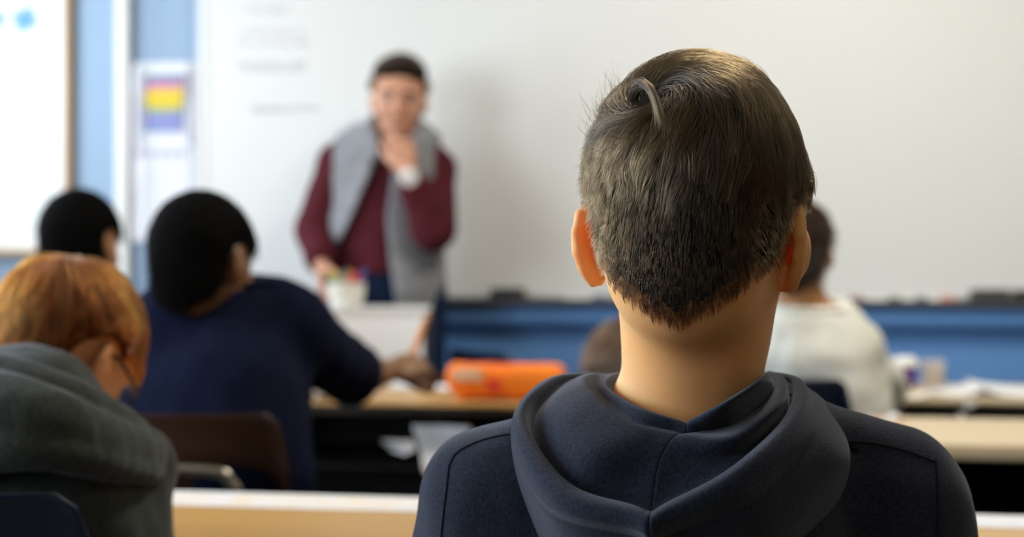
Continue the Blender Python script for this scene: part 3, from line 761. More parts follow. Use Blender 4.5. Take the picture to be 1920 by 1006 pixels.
# ------------------------------------------------------------------ desks
DZ = 0.743
def desk(u0, u1, v0, v1, top, label, boxz=(0.125, 0.70), edge=None):
    d = empty('school_desk', W((u0 + u1) / 2, (v0 + v1) / 2), -TH, label, 'desk')
    w, h = (u1 - u0) / 2, (v1 - v0) / 2
    box('desktop', -w, w, -h, h, DZ - 0.026, DZ, top, d, 0.004)
    box('edge_band', -w - 0.003, w + 0.003, -h - 0.004, h + 0.003, DZ - 0.024, DZ - 0.006, edge or M['black_edge'], d, 0.002)
    bm = bmesh.new(); a = w - 0.05; zt, zb_ = DZ - 0.027, DZ - 0.15        # open-fronted book shelf under the top
    for b in ((-a, a, -h + 0.02, h - 0.03, zb_, zb_ + 0.004), (-a, -a + 0.004, -h + 0.02, h - 0.03, zb_, zt), (a - 0.004, a, -h + 0.02, h - 0.03, zb_, zt), (-a, a, h - 0.034, h - 0.03, zb_, zt), (-0.003, 0.003, -h + 0.02, h - 0.03, zb_, zt)): add_box(bm, *b)
    link('book_shelf', bm_mesh('book_shelf', bm), M['black_metal'], d)
    for sx in (-1, 1):
        for sy in (-1, 1):
            x, y = sx * (w - 0.03), sy * (h - 0.05)
            tube('leg', [(x, y, 0.012), (x, y, DZ - 0.027)], 0.016, M['black_metal'], d, 12)
    bm = bmesh.new(); add_box(bm, -w + 0.03, w - 0.03, h - 0.062, h - 0.055, 0.30, DZ - 0.15)
    link('modesty_panel', bm_mesh('modesty_panel', bm), M['black_metal'], d)
    return d
desk(-1.60, -0.36, 1.44, 1.885, M['maple'], 'maple-topped desk in front of the red-haired child, nearest on the left')
desk(-0.345, 0.895, 1.425, 1.87, M['maple'], 'maple-topped desk in front of the hooded boy, mostly hidden by him')
desk(0.05, 1.25, 2.555, 2.985, M['pale_lam'], 'pale desk standing behind the white-shirted child, right of the front boy', edge=M['pale_lam'])
desk(-1.28, -0.05, 3.09, 3.53, M['maple'], 'desk under the orange pouch where the navy-shirted boy writes')
desk(0.07, 1.30, 3.34, 3.78, M['pale_lam'], 'farthest desk on the right, strewn with papers and two cups')
desk(-2.05, -1.31, 3.42, 3.84, M['maple'], 'desk in front of the farthest dark-haired child at left')

def strip(u0, u1, v0, v1, label, colors, z=DZ, seed=0):
    e = empty('paper_strip', W((u0 + u1) / 2, (v0 + v1) / 2, z), -TH, label, 'paper strip')
    w, h = (u1 - u0) / 2, (v1 - v0) / 2; r = random.Random(seed)
    box('strip_sheet', -w, w, -h, h, 0.0002, 0.0012, M['paper'], e, 0)
    box('printed_band', -w + 0.01, w - 0.01, -h * 0.75, h * 0.70, 0.0008, 0.0014, mat('strip_print', (0.74, 0.74, 0.79), 0.7, col2=colors[seed % len(colors)], nscale=26, nmix=0.22, stretch=(1, 1.6, 1)), e, 0)
strip(-1.58, -0.38, 1.775, 1.880, 'white printed strip along the far edge of the left near desk', [(0.75, 0.45, 0.47), (0.62, 0.62, 0.78), (0.78, 0.66, 0.52)], seed=2)
strip(-0.32, 0.87, 1.780, 1.865, 'white printed strip along the far edge of the right near desk', [(0.72, 0.70, 0.62), (0.66, 0.68, 0.74)], seed=3)

def loose_sheet(u, v, w, h, rz, label, z=DZ, m=None, curl=0.012, seed=0, group=None, name='loose_paper'):
    r = random.Random(seed); n = 10; bm = bmesh.new(); g = []
    for i in range(n + 1):
        row = []
        for j in range(n + 1):
            x, y = w * (i / n - 0.5), h * (j / n - 0.5)
            zz = 0.0012 + curl * (abs(i / n - 0.45) * 2) ** 3 + curl * 0.5 * (j / n) ** 3 * math.sin(3 * i / n + seed)
            row.append(bm.verts.new((x, y, max(zz, 0.001))))
        g.append(row)
    for i in range(n):
        for j in range(n): bm.faces.new((g[i][j], g[i + 1][j], g[i + 1][j + 1], g[i][j + 1]))
    r2 = bmesh.ops.extrude_face_region(bm, geom=bm.faces[:]); bmesh.ops.translate(bm, vec=(0, 0, 0.0006), verts=[e for e in r2['geom'] if isinstance(e, bmesh.types.BMVert)])
    o = link(name, bm_mesh(name, bm, angle=60), m or M['paper'], loc=W(u, v, z), rz=-TH + rz); tag(o, label, 'paper', group); return o
def crumple(u, v, r_, label, z=DZ, m=None, seed=0, sq=(1, 1, 0.7), name='crumpled_paper', cat='crumpled paper', group=None, sub=3):
    bm = bmesh.new(); bmesh.ops.create_icosphere(bm, subdivisions=sub, radius=1.0); rr = np.random.default_rng(seed)
    P_ = np.array([v_.co for v_ in bm.verts], np.float32); n = wob(P_, 3.2, seed) * 0.22 + np.abs(wob(P_, 6.5, seed + 2)) * 0.18
    for v_, a in zip(bm.verts, n): v_.co = v_.co * float(0.85 + a); v_.co.x *= sq[0] * r_; v_.co.y *= sq[1] * r_; v_.co.z *= sq[2] * r_
    zmin = min(v_.co.z for v_ in bm.verts)
    for v_ in bm.verts: v_.co.z -= zmin - 0.0005
    o = link(name, bm_mesh(name, bm, angle=28), m or M['paper'], loc=W(u, v, z), rz=-TH); tag(o, label, cat, group); return o
def pile(px, py, dv=0): return table_at(px, py, DZ)
# left middle desk: papers beside the writing arm, the orange pouch
u, v = table_at(612, 752, DZ); crumple(u - 0.005, v + 0.045, 0.062, 'larger crumpled white paper left of the writing arm', seed=3, sq=(1.15, 1, 0.85))
u, v = table_at(668, 752, DZ); crumple(u, v + 0.05, 0.036, 'smaller crumpled paper under the sleeve of the writing boy', seed=9, sq=(1.2, 1, 0.75), m=M['paper_warm'])
u, v = table_at(790, 728, DZ); loose_sheet(u + 0.02, v + 0.03, 0.20, 0.14, 0.15, 'white worksheet lying beside the writing hand', curl=0.006, seed=2)
# orange pouch
def pouch():
    ua, va = table_at(858, 752, DZ); ub, _ = table_at(1060, 756, DZ)
    L = wall_at(1056, 700, va)[0] - wall_at(829, 700, va)[0]
    c = (wall_at(829, 700, va)[0] + wall_at(1056, 700, va)[0]) / 2
    e = empty('pencil_pouch', W(c, va + 0.06, DZ), -TH + R_(2), 'orange pencil pouch with a pale label lying on the desk', 'pencil pouch')
    n, mseg = 40, 28; bm = bmesh.new(); rings = []
    for i in range(n + 1):
        t = i / n; x = -L / 2 + L * t; en = min(1, min(t, 1 - t) * 14); en = math.sqrt(max(0.0, 1 - (1 - en) ** 2)); en = max(en, 0.05)
        taper = 0.80 + 0.2 * min(1, t * 8) ; ring = []
        for k in range(mseg):
            a = 2 * math.pi * k / mseg; ca, sa = math.cos(a), math.sin(a)
            yy = 0.046 * math.copysign(abs(ca) ** 0.65, ca); zz = 0.040 * math.copysign(abs(sa) ** 0.55, sa)
            if sa < 0: x_in = 0.035 * (-sa) * (1 - min(1, min(t, 1 - t) * 5))
            else: x_in = 0
            zz *= (1 + 0.05 * math.sin(9 * t + 1) + 0.03 * math.sin(23 * t))
            xx = x + (x_in if t < 0.5 else -x_in)
            ring.append(bm.verts.new((xx, yy * (0.5 + 0.5 * en), 0.041 + zz * (0.35 + 0.65 * en))))
        rings.append(ring)
    for A, B in zip(rings, rings[1:]):
        for k in range(mseg): bm.faces.new((A[k], A[(k + 1) % mseg], B[(k + 1) % mseg], B[k]))
    bm.faces.new(rings[0][::-1]); bm.faces.new(rings[-1])
    link('pouch_body', bm_mesh('pouch_body', bm, angle=80), mat('orange_nylon', (0.90, 0.17, 0.012), 0.5, 0.3, col2=(0.95, 0.26, 0.02), nscale=9), e)
    box('zip', -L / 2 + 0.02, L / 2 - 0.02, -0.006, 0.006, 0.080, 0.0835, mat('coral_zip', (0.75, 0.13, 0.07), 0.5), e, 0.001)
    box('pale_patch', -L / 2 + 0.022, -L / 2 + 0.088, -0.049, -0.040, 0.045, 0.074, mat('peach_label', (0.80, 0.50, 0.32), 0.6), e, 0.003)
    box('red_patch', -0.040, -0.008, -0.049, -0.040, 0.022, 0.050, mat('red_label', (0.80, 0.06, 0.04), 0.6), e, 0.003)
pouch()
# papers sticking out of the book shelf under that desk
def hang_sheet(px_poly, v, label, seed=0, m=None):
    bm = bmesh.new(); fr_ = []
    pts = [wall_at(px, py, v) for px, py in px_poly]
    cu = sum(p[0] for p in pts) / len(pts); 
    bot = [bm.verts.new((p[0] - cu, 0.02 * math.sin(seed + 9 * i), p[1])) for i, p in enumerate(pts)]
    f = bm.faces.new(bot)
    bmesh.ops.triangulate(bm, faces=[f]); bmesh.ops.subdivide_edges(bm, edges=bm.edges[:], cuts=3, use_grid_fill=True)
    for vv in bm.verts: vv.co.y += 0.006 * math.sin(vv.co.x * 60 + seed) + 0.005 * math.sin(vv.co.z * 70)
    r2 = bmesh.ops.extrude_face_region(bm, geom=bm.faces[:]); bmesh.ops.translate(bm, vec=(0, 0.0008, 0), verts=[e for e in r2['geom'] if isinstance(e, bmesh.types.BMVert)])
    o = link('shelf_paper', bm_mesh('shelf_paper', bm), m or M['paper'], loc=W(cu, v, 0), rz=-TH); tag(o, label, 'paper'); return o
hang_sheet([(771, 798), (886, 798), (884, 840), (812, 886), (800, 884), (786, 850)], 3.045, 'large white paper spilling out under the middle desk', 1)
hang_sheet([(714, 824), (772, 826), (780, 842), (760, 850), (728, 846)], 3.05, 'small white paper poking out left of the larger one', 4)
# right middle desk: crumbs of coloured paper
for i, (px, py, r_, c) in enumerate([(1612, 786, .006, (0.65, 0.22, 0.08)), (1632, 788, .005, (0.75, 0.45, 0.25)), (1652, 787, .006, (0.60, 0.30, 0.15)), (1600, 785, .004, (0.7, 0.5, 0.3)), (1673, 786, .009, (0.82, 0.83, 0.9)), (1660, 791, .007, (0.82, 0.83, 0.86)), (1684, 790, .005, (0.7, 0.4, 0.2))]):
    u, v = table_at(px, py, DZ)
    nm = ['rust-coloured', 'peach-coloured', 'brown', 'tiny tan', 'white, largest', 'white, lower', 'small ochre'][i]
    crumple(u, v - 0.03, r_ * 1.3, '%s paper scrap on the pale desk behind the white-shirted child' % nm, seed=i, m=mat('scrap_paper', c, 0.8), name='paper_scrap', cat='paper scrap', group='paper scraps on the pale desk', sub=2)
# far right desk: papers and two cups
u, v = table_at(1890, 735, DZ); loose_sheet(u + 0.03, v, 0.22, 0.22, 0.06, 'white papers spread over the right end of the farthest desk', curl=0.02, seed=1)
u, v = table_at(1785, 735, DZ); loose_sheet(u, v, 0.115, 0.20, -0.04, 'white worksheet on the farthest desk beside the cups', curl=0.012, seed=5)
u, v = table_at(1712, 744, DZ); loose_sheet(u - 0.01, v, 0.09, 0.10, 0.1, 'small note sheet near the sleeve of the white-shirted child', curl=0.010, seed=7, m=M['paper_warm'])
hang_sheet([(1774, 752), (1836, 752), (1812, 776), (1803, 785), (1796, 776)], 3.332, 'paper corner drooping over the front edge of the farthest desk', 2)
def cup(px, py, h, r0, r1, mb, label, lid=None, band=None, cat='cup'):
    u, v = table_at(px, py, DZ); e = empty('drinking_cup', W(u, v, DZ), -TH, label, cat)
    bm = bmesh.new(); add_lathe(bm, [(r0 * 0.96, 0.001), (r0, 0.004), (r0 + (r1 - r0) * 0.5, h * 0.5), (r1, h), (r1 - 0.003, h), (r0 - 0.002, 0.008), (0.001, 0.007)], 32)
    link('cup_wall', bm_mesh('cup_wall', bm), mb, e)
    if lid:
        bm = bmesh.new(); add_lathe(bm, [(r1 + 0.002, h - 0.006), (r1 + 0.003, h + 0.004), (r1 - 0.004, h + 0.016), (r1 - 0.012, h + 0.018), (0.001, h + 0.017)], 32)
        link('lid', bm_mesh('lid', bm), lid, e)
    if band:
        bm = bmesh.new(); k = lambda t: r0 + (r1 - r0) * t + 0.0008
        add_lathe(bm, [(k(0.15), h * 0.15), (k(0.75), h * 0.75), (k(0.75) - 0.002, h * 0.75), (k(0.15) - 0.002, h * 0.15)], 32); link('sleeve', bm_mesh('sleeve', bm), band, e)
cup(1698, 727, 0.060, 0.022, 0.029, mat('purple_cup', (0.13, 0.03, 0.24), 0.4), 'purple cup with a white lid next to the white sleeve', lid=M['white_trim'])
cup(1750, 724, 0.066, 0.024, 0.030, mat('cloudy_plastic', (0.62, 0.60, 0.62), 0.3), 'cloudy whitish cup with a tan band right of the purple one', band=mat('tan_band', (0.62, 0.56, 0.50), 0.6))

# ------------------------------------------------------------------ the white stand at the front with the cup of pens
sd = 3.80; sp0 = P(612, 578, sd); sp1 = P(803, 578, sd); sz = sp0[2]; sw = (sp1[0] - sp0[0]) / 2
stx = (sp0[0] + sp1[0]) / 2
sn = empty('teaching_stand', (stx, sd + 0.10, 0), 0.0, 'white-fronted stand before the teacher, carrying the cup of pens', 'stand')
box('front_panel', -sw, sw - 0.012, -0.10, -0.088, 0.08, sz - 0.012, M['stand_white'], sn)
box('side_panel', -sw, -sw + 0.015, -0.088, 0.09, 0.08, sz - 0.012, M['white_trim'], sn)
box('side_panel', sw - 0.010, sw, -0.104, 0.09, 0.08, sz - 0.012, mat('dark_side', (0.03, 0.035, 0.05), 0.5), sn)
box('top', -sw - 0.004, sw, -0.106, 0.10, sz - 0.012, sz, M['white_trim'], sn)
box('shelf', -sw + 0.015, sw - 0.012, -0.088, 0.09, 0.45, 0.465, M['white_trim'], sn)
for sx in (-1, 1):
    for sy in (-1, 1): tube('foot', [(sx * (sw - 0.03), sy * 0.07, 0), (sx * (sw - 0.03), sy * 0.07, 0.085)], 0.018, M['black_metal'], sn)
cx, cy = P(649, 560, sd + 0.08)[0], sd + 0.08
pc = empty('pen_cup', (cx, cy, sz), 0, 'white cup full of coloured pens on the white stand', 'pen cup')
bm = bmesh.new(); add_lathe(bm, [(0.036, 0.001), (0.042, 0.004), (0.050, 0.035), (0.052, 0.068), (0.049, 0.068), (0.046, 0.035), (0.038, 0.008), (0.001, 0.007)], 32)
link('cup_wall', bm_mesh('cup_wall', bm), mat('white_glaze', (0.75, 0.75, 0.70), 0.3), pc)
pcols = [('green', (0.05, 0.30, 0.10)), ('yellow', (0.75, 0.55, 0.05)), ('pink', (0.65, 0.10, 0.25)), ('teal', (0.03, 0.25, 0.22)), ('purple', (0.20, 0.05, 0.30)), ('dark green', (0.02, 0.16, 0.06)), ('orange', (0.75, 0.22, 0.03)), ('crimson', (0.50, 0.02, 0.05)), ('red', (0.70, 0.05, 0.05)), ('blue', (0.03, 0.10, 0.40))]
for i, (nm, c) in enumerate(pcols):
    a = 2 * math.pi * i / len(pcols) + 0.3; t = (i / (len(pcols) - 1) - 0.5) * 2
    bx, by = cx + 0.022 * math.cos(a), cy + 0.022 * math.sin(a); tx, ty = cx + t * 0.052, cy + 0.030 * math.sin(a)
    zt_ = sz + 0.090 + 0.014 * ((i * 7) % 4) / 3
    e = empty('coloured_pen', (bx, by, sz + 0.009), 0, '%s pen standing in the white cup before the teacher' % nm, 'pen', 'pens in the white cup')
    v0 = Vector((0, 0, 0)); v1 = Vector((tx - bx, ty - by, zt_ - sz - 0.009)); vm = v0.lerp(v1, 0.62)
    tube('barrel', [v0, vm], 0.0045, mat('pen_barrel', (0.7, 0.7, 0.7), 0.4), e, 8); tube('cap', [vm, v1.lerp(v0, 0.04), v1], [0.0055, 0.0055, 0.004], mat('pen_cap', c, 0.4), e, 8)

# ------------------------------------------------------------------ moulded chairs
def chair(cx, cy, yaw, m, label, z_top=0.82, bw=0.40, bar=True, seatz=0.45):
    """yaw 0: the sitter faces +Y. (cx, cy): middle of the backrest's top edge."""
    e = empty('school_chair', (cx, cy + 0.0, 0), yaw, label, 'chair')
    # backrest shell: rounded rectangle, curved around the sitter's back
    def shell(name, fn, n=28, k=14, th=0.006):
        bm = bmesh.new(); g = [[bm.verts.new(fn(i / n, j / k)) for j in range(k + 1)] for i in range(n + 1)]
        for i in range(n):
            for j in range(k): bm.faces.new((g[i][j], g[i + 1][j], g[i + 1][j + 1], g[i][j + 1]))
        bm.normal_update()
        r2 = bmesh.ops.solidify(bm, geom=bm.faces[:], thickness=th)
        es = [x for x in bm.edges if len(x.link_faces) == 2 and x.calc_face_angle(0) > R_(50)]
        bmesh.ops.bevel(bm, geom=es, offset=0.0025, segments=2, affect='EDGES')
        return link(name, bm_mesh(name, bm, angle=45), m, e)
    H = z_top - (seatz + 0.10)
    def bk(s, t):
        x = (s - 0.5) * 2; ax = abs(x); c0 = 0.82
        edge = 0.0 if ax < c0 else (1 - math.sqrt(max(0, 1 - ((ax - c0) / (1 - c0)) ** 2)))
        zt = z_top - edge * 0.075; zb2 = seatz + 0.10 + edge * 0.05
        z = zb2 + (zt - zb2) * t; w_ = bw / 2 * (0.92 + 0.08 * t)
        y = 0.055 * ax ** 2.2 - 0.0 + (1 - t) * 0.075 - 0.012 * math.exp(-((1 - t) * H / 0.012) ** 2)
        return (x * w_, y, z)
    shell('backrest', bk)
    def stt(s, t):
        x = (s - 0.5) * 2; y = 0.085 + t * 0.40; rr_ = 0.2 * (1 - math.sqrt(max(0, 1 - max(0, (t - 0.75) / 0.25) ** 2)))
        z = seatz - 0.012 * math.cos(x * 1.4) + 0.02 * abs(x) ** 3 * (1 - t) - 0.035 * max(0, t - 0.8) ** 1.3 * 5 + 0.03 * max(0, 0.12 - t) * 8
        return (x * bw / 2 * (0.95 - rr_ * 0.6), y, z)
    shell('seat', stt, 20, 20)
    h = bw / 2 - 0.055
    path = [(h, 0.16, seatz - 0.02), (h, 0.055, seatz - 0.01), (h, 0.03, seatz + 0.05), (h, -0.012, z_top - 0.14), (h - 0.012, -0.020, z_top - 0.096), (h - 0.05, -0.022, z_top - 0.078)]
    full = catmull(path + [(-x, y, z) for x, y, z in path[::-1]], 6)
    tube('back_frame', full, 0.009, M['chrome'], e, 10)
    for sx in (-1, 1):
        tube('leg', catmull([(sx * h, 0.16, seatz - 0.022), (sx * (h + 0.01), 0.12, 0.30), (sx * (h + 0.03), 0.03, 0.012)], 5), 0.0105, M['chrome'], e, 10)
        tube('leg', catmull([(sx * h, 0.16, seatz - 0.022), (sx * (h + 0.005), 0.36, seatz - 0.04), (sx * (h + 0.02), 0.41, 0.30), (sx * (h + 0.03), 0.44, 0.012)], 5), 0.0105, M['chrome'], e, 10)
    tube('seat_rail', [(-h, 0.36, seatz - 0.035), (h, 0.36, seatz - 0.035)], 0.009, M['chrome'], e, 10)
    return e
# ------------------------------------------------------------------ people
def mk(g, label, m, h=0.007, name='person', group=None, foot=0.0):
    lo, hi = bounds(g.pts, 0.20 * g.s); lo[2] = max(lo[2], 0.0)
    o = sdf_obj(name, g.body, lo, hi, h, m); tag(o, label, 'person', group); return o
def trousers(g, parent, m, h=0.010, a=0.012):
    tor = [q for q in g.torso[:1]]
    pr = grow(tor, a) + grow(g.legs, a)
    an = [('c', lerp(g.J['kn' + k], g.J['an' + k], 0.7), g.J['an' + k] + A3((0, 0, 0.01)), 0.05 * g.s + a, 0.048 * g.s + a, 0.02) for k in 'LR']
    c = g.J['pel'] + g.up * 0.11 * g.s
    garment(g, 'trousers', parent, m, pr + an, h, planes=[(c, g.up)] + [], fold=0.004)
def down_field(q, t):
    T = np.zeros_like(q, dtype=float); T[:, 2] = -1.0; return T

# ---- the boy in the foreground, seen from behind
def front_boy():
    ctr = P(1302, 480, 1.02)
    HR = rot(0, 0, -15) @ rot(-4, 1.5, 0)
    hs = 0.965
    head = np.array([P(1303, 458, 1.02)[0], 1.022, P(1300, 448, 1.02)[2]])
    nk = P(1292, 770, 1.055)
    J = dict(pel=(0.135, 1.01, 0.565), neck=nk, head=head, HR=HR,
             shL=(-0.012, 1.06, 0.882), elL=(-0.068, 1.13, 0.69), wrL=(0.03, 1.40, 0.80),
             shR=(0.283, 1.06, 0.878), elR=(0.362, 1.14, 0.69), wrR=(0.26, 1.42, 0.80))
    J.update(seat_legs(J['pel'], 0.0, 0.8, fwd=0.36))
    g = Fig
    f = figure(J, s=0.80, hs=hs, ears=(24, 42), handL=((((0.35, 1, 0.02)), (0, 0, -1)), dict(curl=(12, 18, 12), side=1)), handR=(((-0.35, 1, 0.02), (0, 0, -1)), dict(curl=(12, 18, 12), side=-1)))
    # thicker neck, as broad as the photo shows it
    nlo = P(1290, 790, 1.05); nhi = P(1308, 560, 1.02)
    f.neckp = [('c', nlo, nhi, 0.0520, 0.0500, 0.02)]
    f.torso[3:] = grow(f.torso[3:], -0.010)
    nkf = prims_d(f.neckp + f.torso[3:]); jaw = None
    hc = J['head']; HRf = HR.astype(np.float32); ears_ = (24, 42)
    hd = lambda p: head_d(((p - A3(hc)) @ HRf) / hs, ears_) * hs
    f.headneck = lambda p: smin(hd(p), nkf(p), 0.020)
    rest = prims_d(f.torso + f.upL + f.upR + f.foL + f.foR + f.legs + f.neckp + f.hands)
    def body(p):
        d = rest(p); near = np.sqrt(((p - A3(hc)) ** 2).sum(1)) < 0.24
        if near.any(): d[near] = smin(hd(p[near]), d[near], 0.020)
        return d
    f.body = body
    b = mk(f, 'boy in a navy hooded sweatshirt seen from behind, largest figure in front', M['skin'], h=0.0032)
    eyes(f, b)
    # hair: long on top, swirling out of a whorl, cropped below
    wc = np.array([-0.030, -0.062, 0.0]);
    whorl = np.array([-0.024, -0.074, 0.090]); wn_ = whorl / np.linalg.norm(whorl)
    def mask(q): return np.maximum(scalp_mask(q, 0.0), np.where(q[:, 1] < 0.01, (-0.064 + 2.15 * np.abs(q[:, 0]) ** 1.4) - q[:, 2] + 0.004 * np.sin(q[:, 0] * 900) * np.sin(q[:, 0] * 370 + q[:, 2] * 500), -1))
    def ang(q):
        n = q / np.linalg.norm(q, axis=1)[:, None]; return np.arccos(np.clip(n @ wn_, -1, 1))
    def field(q, t):
        n = q / np.linalg.norm(q, axis=1)[:, None]
        rad = n * 1.0 - wn_ * (n @ wn_)[:, None]; rad = rad - n * (rad * n).sum(1)[:, None]; rad /= np.maximum(np.linalg.norm(rad, axis=1), 1e-4)[:, None]
        sw = np.cross(n, rad); a = ang(q)
        # right and top of the whorl: a strong clockwise sweep; left of it: outwards
        sc = np.exp(-(a / 0.85) ** 2) * (1.9 - 0.9 * t)
        T = rad * 0.8 + sw * (-sc)[:, None]
        T[:, 2] -= np.clip((0.075 - q[:, 2]) * 18, 0, 2.2)
        top = np.clip((q[:, 2] - 0.095) * 30, 0, 1) * np.clip((q[:, 1] + 0.07) * 20, 0, 1) * np.clip(1.15 - n[:, 0] / 0.6, 0, 1)      # over the top: combed across to the right and forward
        T += top[:, None] * np.array([1.25, 0.35, 0.0])
        return T
    def length(q):
        z = q[:, 2] + 0.25 * q[:, 1]; up_ = np.clip((z - 0.022) / 0.040, 0, 1)
        near_ear = np.clip((np.abs(q[:, 0]) - 0.042) / 0.015, 0, 1) * np.clip((0.095 - q[:, 2]) / 0.03, 0, 1)
        over_ear = np.where((np.abs(q[:, 0]) > 0.048) & (np.abs(q[:, 1]) < 0.035), np.maximum(0.009, q[:, 2] - 0.014), 1.0)
        return np.minimum(over_ear, 1) if False else np.minimum(over_ear, (0.007 + 0.013 * np.clip((z + 0.05) / 0.06, 0, 1) + 0.040 * up_ ** 1.1) * (1 - 0.5 * near_ear))
    def height(q):
        z = q[:, 2]; up_ = np.clip((z - 0.02) / 0.07, 0, 1); a = ang(q)
        return (1 - 0.30 * np.clip((q[:, 0] - 0.045) / 0.022, 0, 1)) * (0.0018 + 0.0058 * np.clip((z + 0.045) / 0.06, 0, 1) + 0.0085 * up_ ** 1.2 * (1 - 0.75 * np.exp(-(a / 0.16) ** 2)))
    def cl(q): return 0.35 + 0.55 * np.clip((q[:, 2] - 0.02) / 0.05, 0, 1)
    def thick(q):
        return 0.0003 + 0.5 * (height(q) - 0.0018)
    cap = hair_cap(f, 'hair', b, M['cap_brown'], thick, lambda q: mask(q) + 0.006, h=0.0028, bumpy=0.0006, k=0.004)
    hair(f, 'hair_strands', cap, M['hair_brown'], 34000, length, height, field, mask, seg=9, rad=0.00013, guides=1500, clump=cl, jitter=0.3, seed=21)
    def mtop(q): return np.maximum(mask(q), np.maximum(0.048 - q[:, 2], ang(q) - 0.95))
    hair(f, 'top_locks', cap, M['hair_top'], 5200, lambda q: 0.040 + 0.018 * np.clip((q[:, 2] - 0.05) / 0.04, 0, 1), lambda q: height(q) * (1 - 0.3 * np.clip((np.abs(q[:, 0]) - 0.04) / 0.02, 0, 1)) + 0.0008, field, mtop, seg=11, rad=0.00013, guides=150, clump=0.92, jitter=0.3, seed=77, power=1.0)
    # the bent lock that stands up beside the whorl and falls to the right
    r = np.random.default_rng(5); n = 300; seg = 14
    path = catmull([P(1186, 190, 0.952), P(1190, 166, 0.938), P(1206, 156, 0.928), P(1222, 170, 0.920), P(1234, 205, 0.915), P(1243, 246, 0.918)], 3)
    path = np.array(path); tt = np.linspace(0, len(path) - 1, seg); path = np.stack([np.interp(tt, range(len(path)), path[:, i]) for i in range(3)], 1)
    o_ = r.normal(size=(n, 1, 3)) * 0.0011; w = np.linspace(1.5, 0.7, seg)[None, :, None]; w[0, -4:, 0] = [0.9, 1.2, 1.7, 2.3]
    lock = path[None] + o_ * w + r.normal(size=(n, 1, 3)) * 0.0006 * np.linspace(0, 1, seg)[None, :, None] ** 2
    cut = r.uniform(0.75, 1.0, n)
    pts = np.zeros((n, seg, 3))
    for i in range(n):
        ts = np.linspace(0, cut[i] * (seg - 1), seg); pts[i] = np.stack([np.interp(ts, range(seg), lock[i, :, k]) for k in range(3)], 1)
    strands('bent_lock', cap, M['hair_brown'], pts, 0.00013)
    # stray hairs sticking up at the upper left
    n = 130; pts = np.zeros((n, 7, 3))
    for i in range(n):
        t = r.uniform(0, 1); a = lerp(P(1112, 240, 1.0), P(1160, 165, 1.0), t) + r.normal(size=3) * 0.004; a[1] = 1.0 + r.uniform(-0.02, 0.02)
        dr = np.array([-0.55 + 0.35 * t + r.normal() * 0.25, r.normal() * 0.3, 1.0]); dr /= np.linalg.norm(dr); L = r.uniform(0.008, 0.022)
        bend = np.array([0.5, 0, -0.3]) * r.uniform(-0.2, 0.7)
        for k in range(7): s_ = k / 6; pts[i, k] = a + dr * L * (s_ - 0.15) + bend * L * s_ * s_
    strands('stray_hair', cap, M['hair_brown'], pts, 0.00008)
    # sweatshirt
    s = 0.8
    pr = grow(f.torso, 0.012) + grow(f.upL, 0.016) + grow(f.upR, 0.016) + grow(f.foL, 0.014) + grow(f.foR, 0.014)
    pr = [q for q in pr]
    pr += [('c', P(1190, 792, 1.05), P(900, 886, 1.055), 0.030, 0.030, 0.012), ('c', P(1400, 792, 1.05), P(1692, 882, 1.055), 0.030, 0.030, 0.012)]
    garment(f, 'sweatshirt', b, M['hoodie'], pr, h=0.0045, planes=[(J['pel'] + A3((0, 0, -0.04)), (0, 0, -1)), (lerp(J['wrL'], J['elL'], 0.06), (J['wrL'] - A3(J['elL'])) / np.linalg.norm(J['wrL'] - A3(J['elL']))), (lerp(J['wrR'], J['elR'], 0.06), (J['wrR'] - A3(J['elR'])) / np.linalg.norm(J['wrR'] - A3(J['elR'])))],
            fold=0.0022, fs=22, seed=8, neck=(P(1290, 815, 1.05), A3((0, 0.18, 1)) / 1.016), nrad=0.072)
    trousers(f, b, M['jeans']); shoes(f, M['shoe'], b)
    return f, b
BOY, BOYO = front_boy()

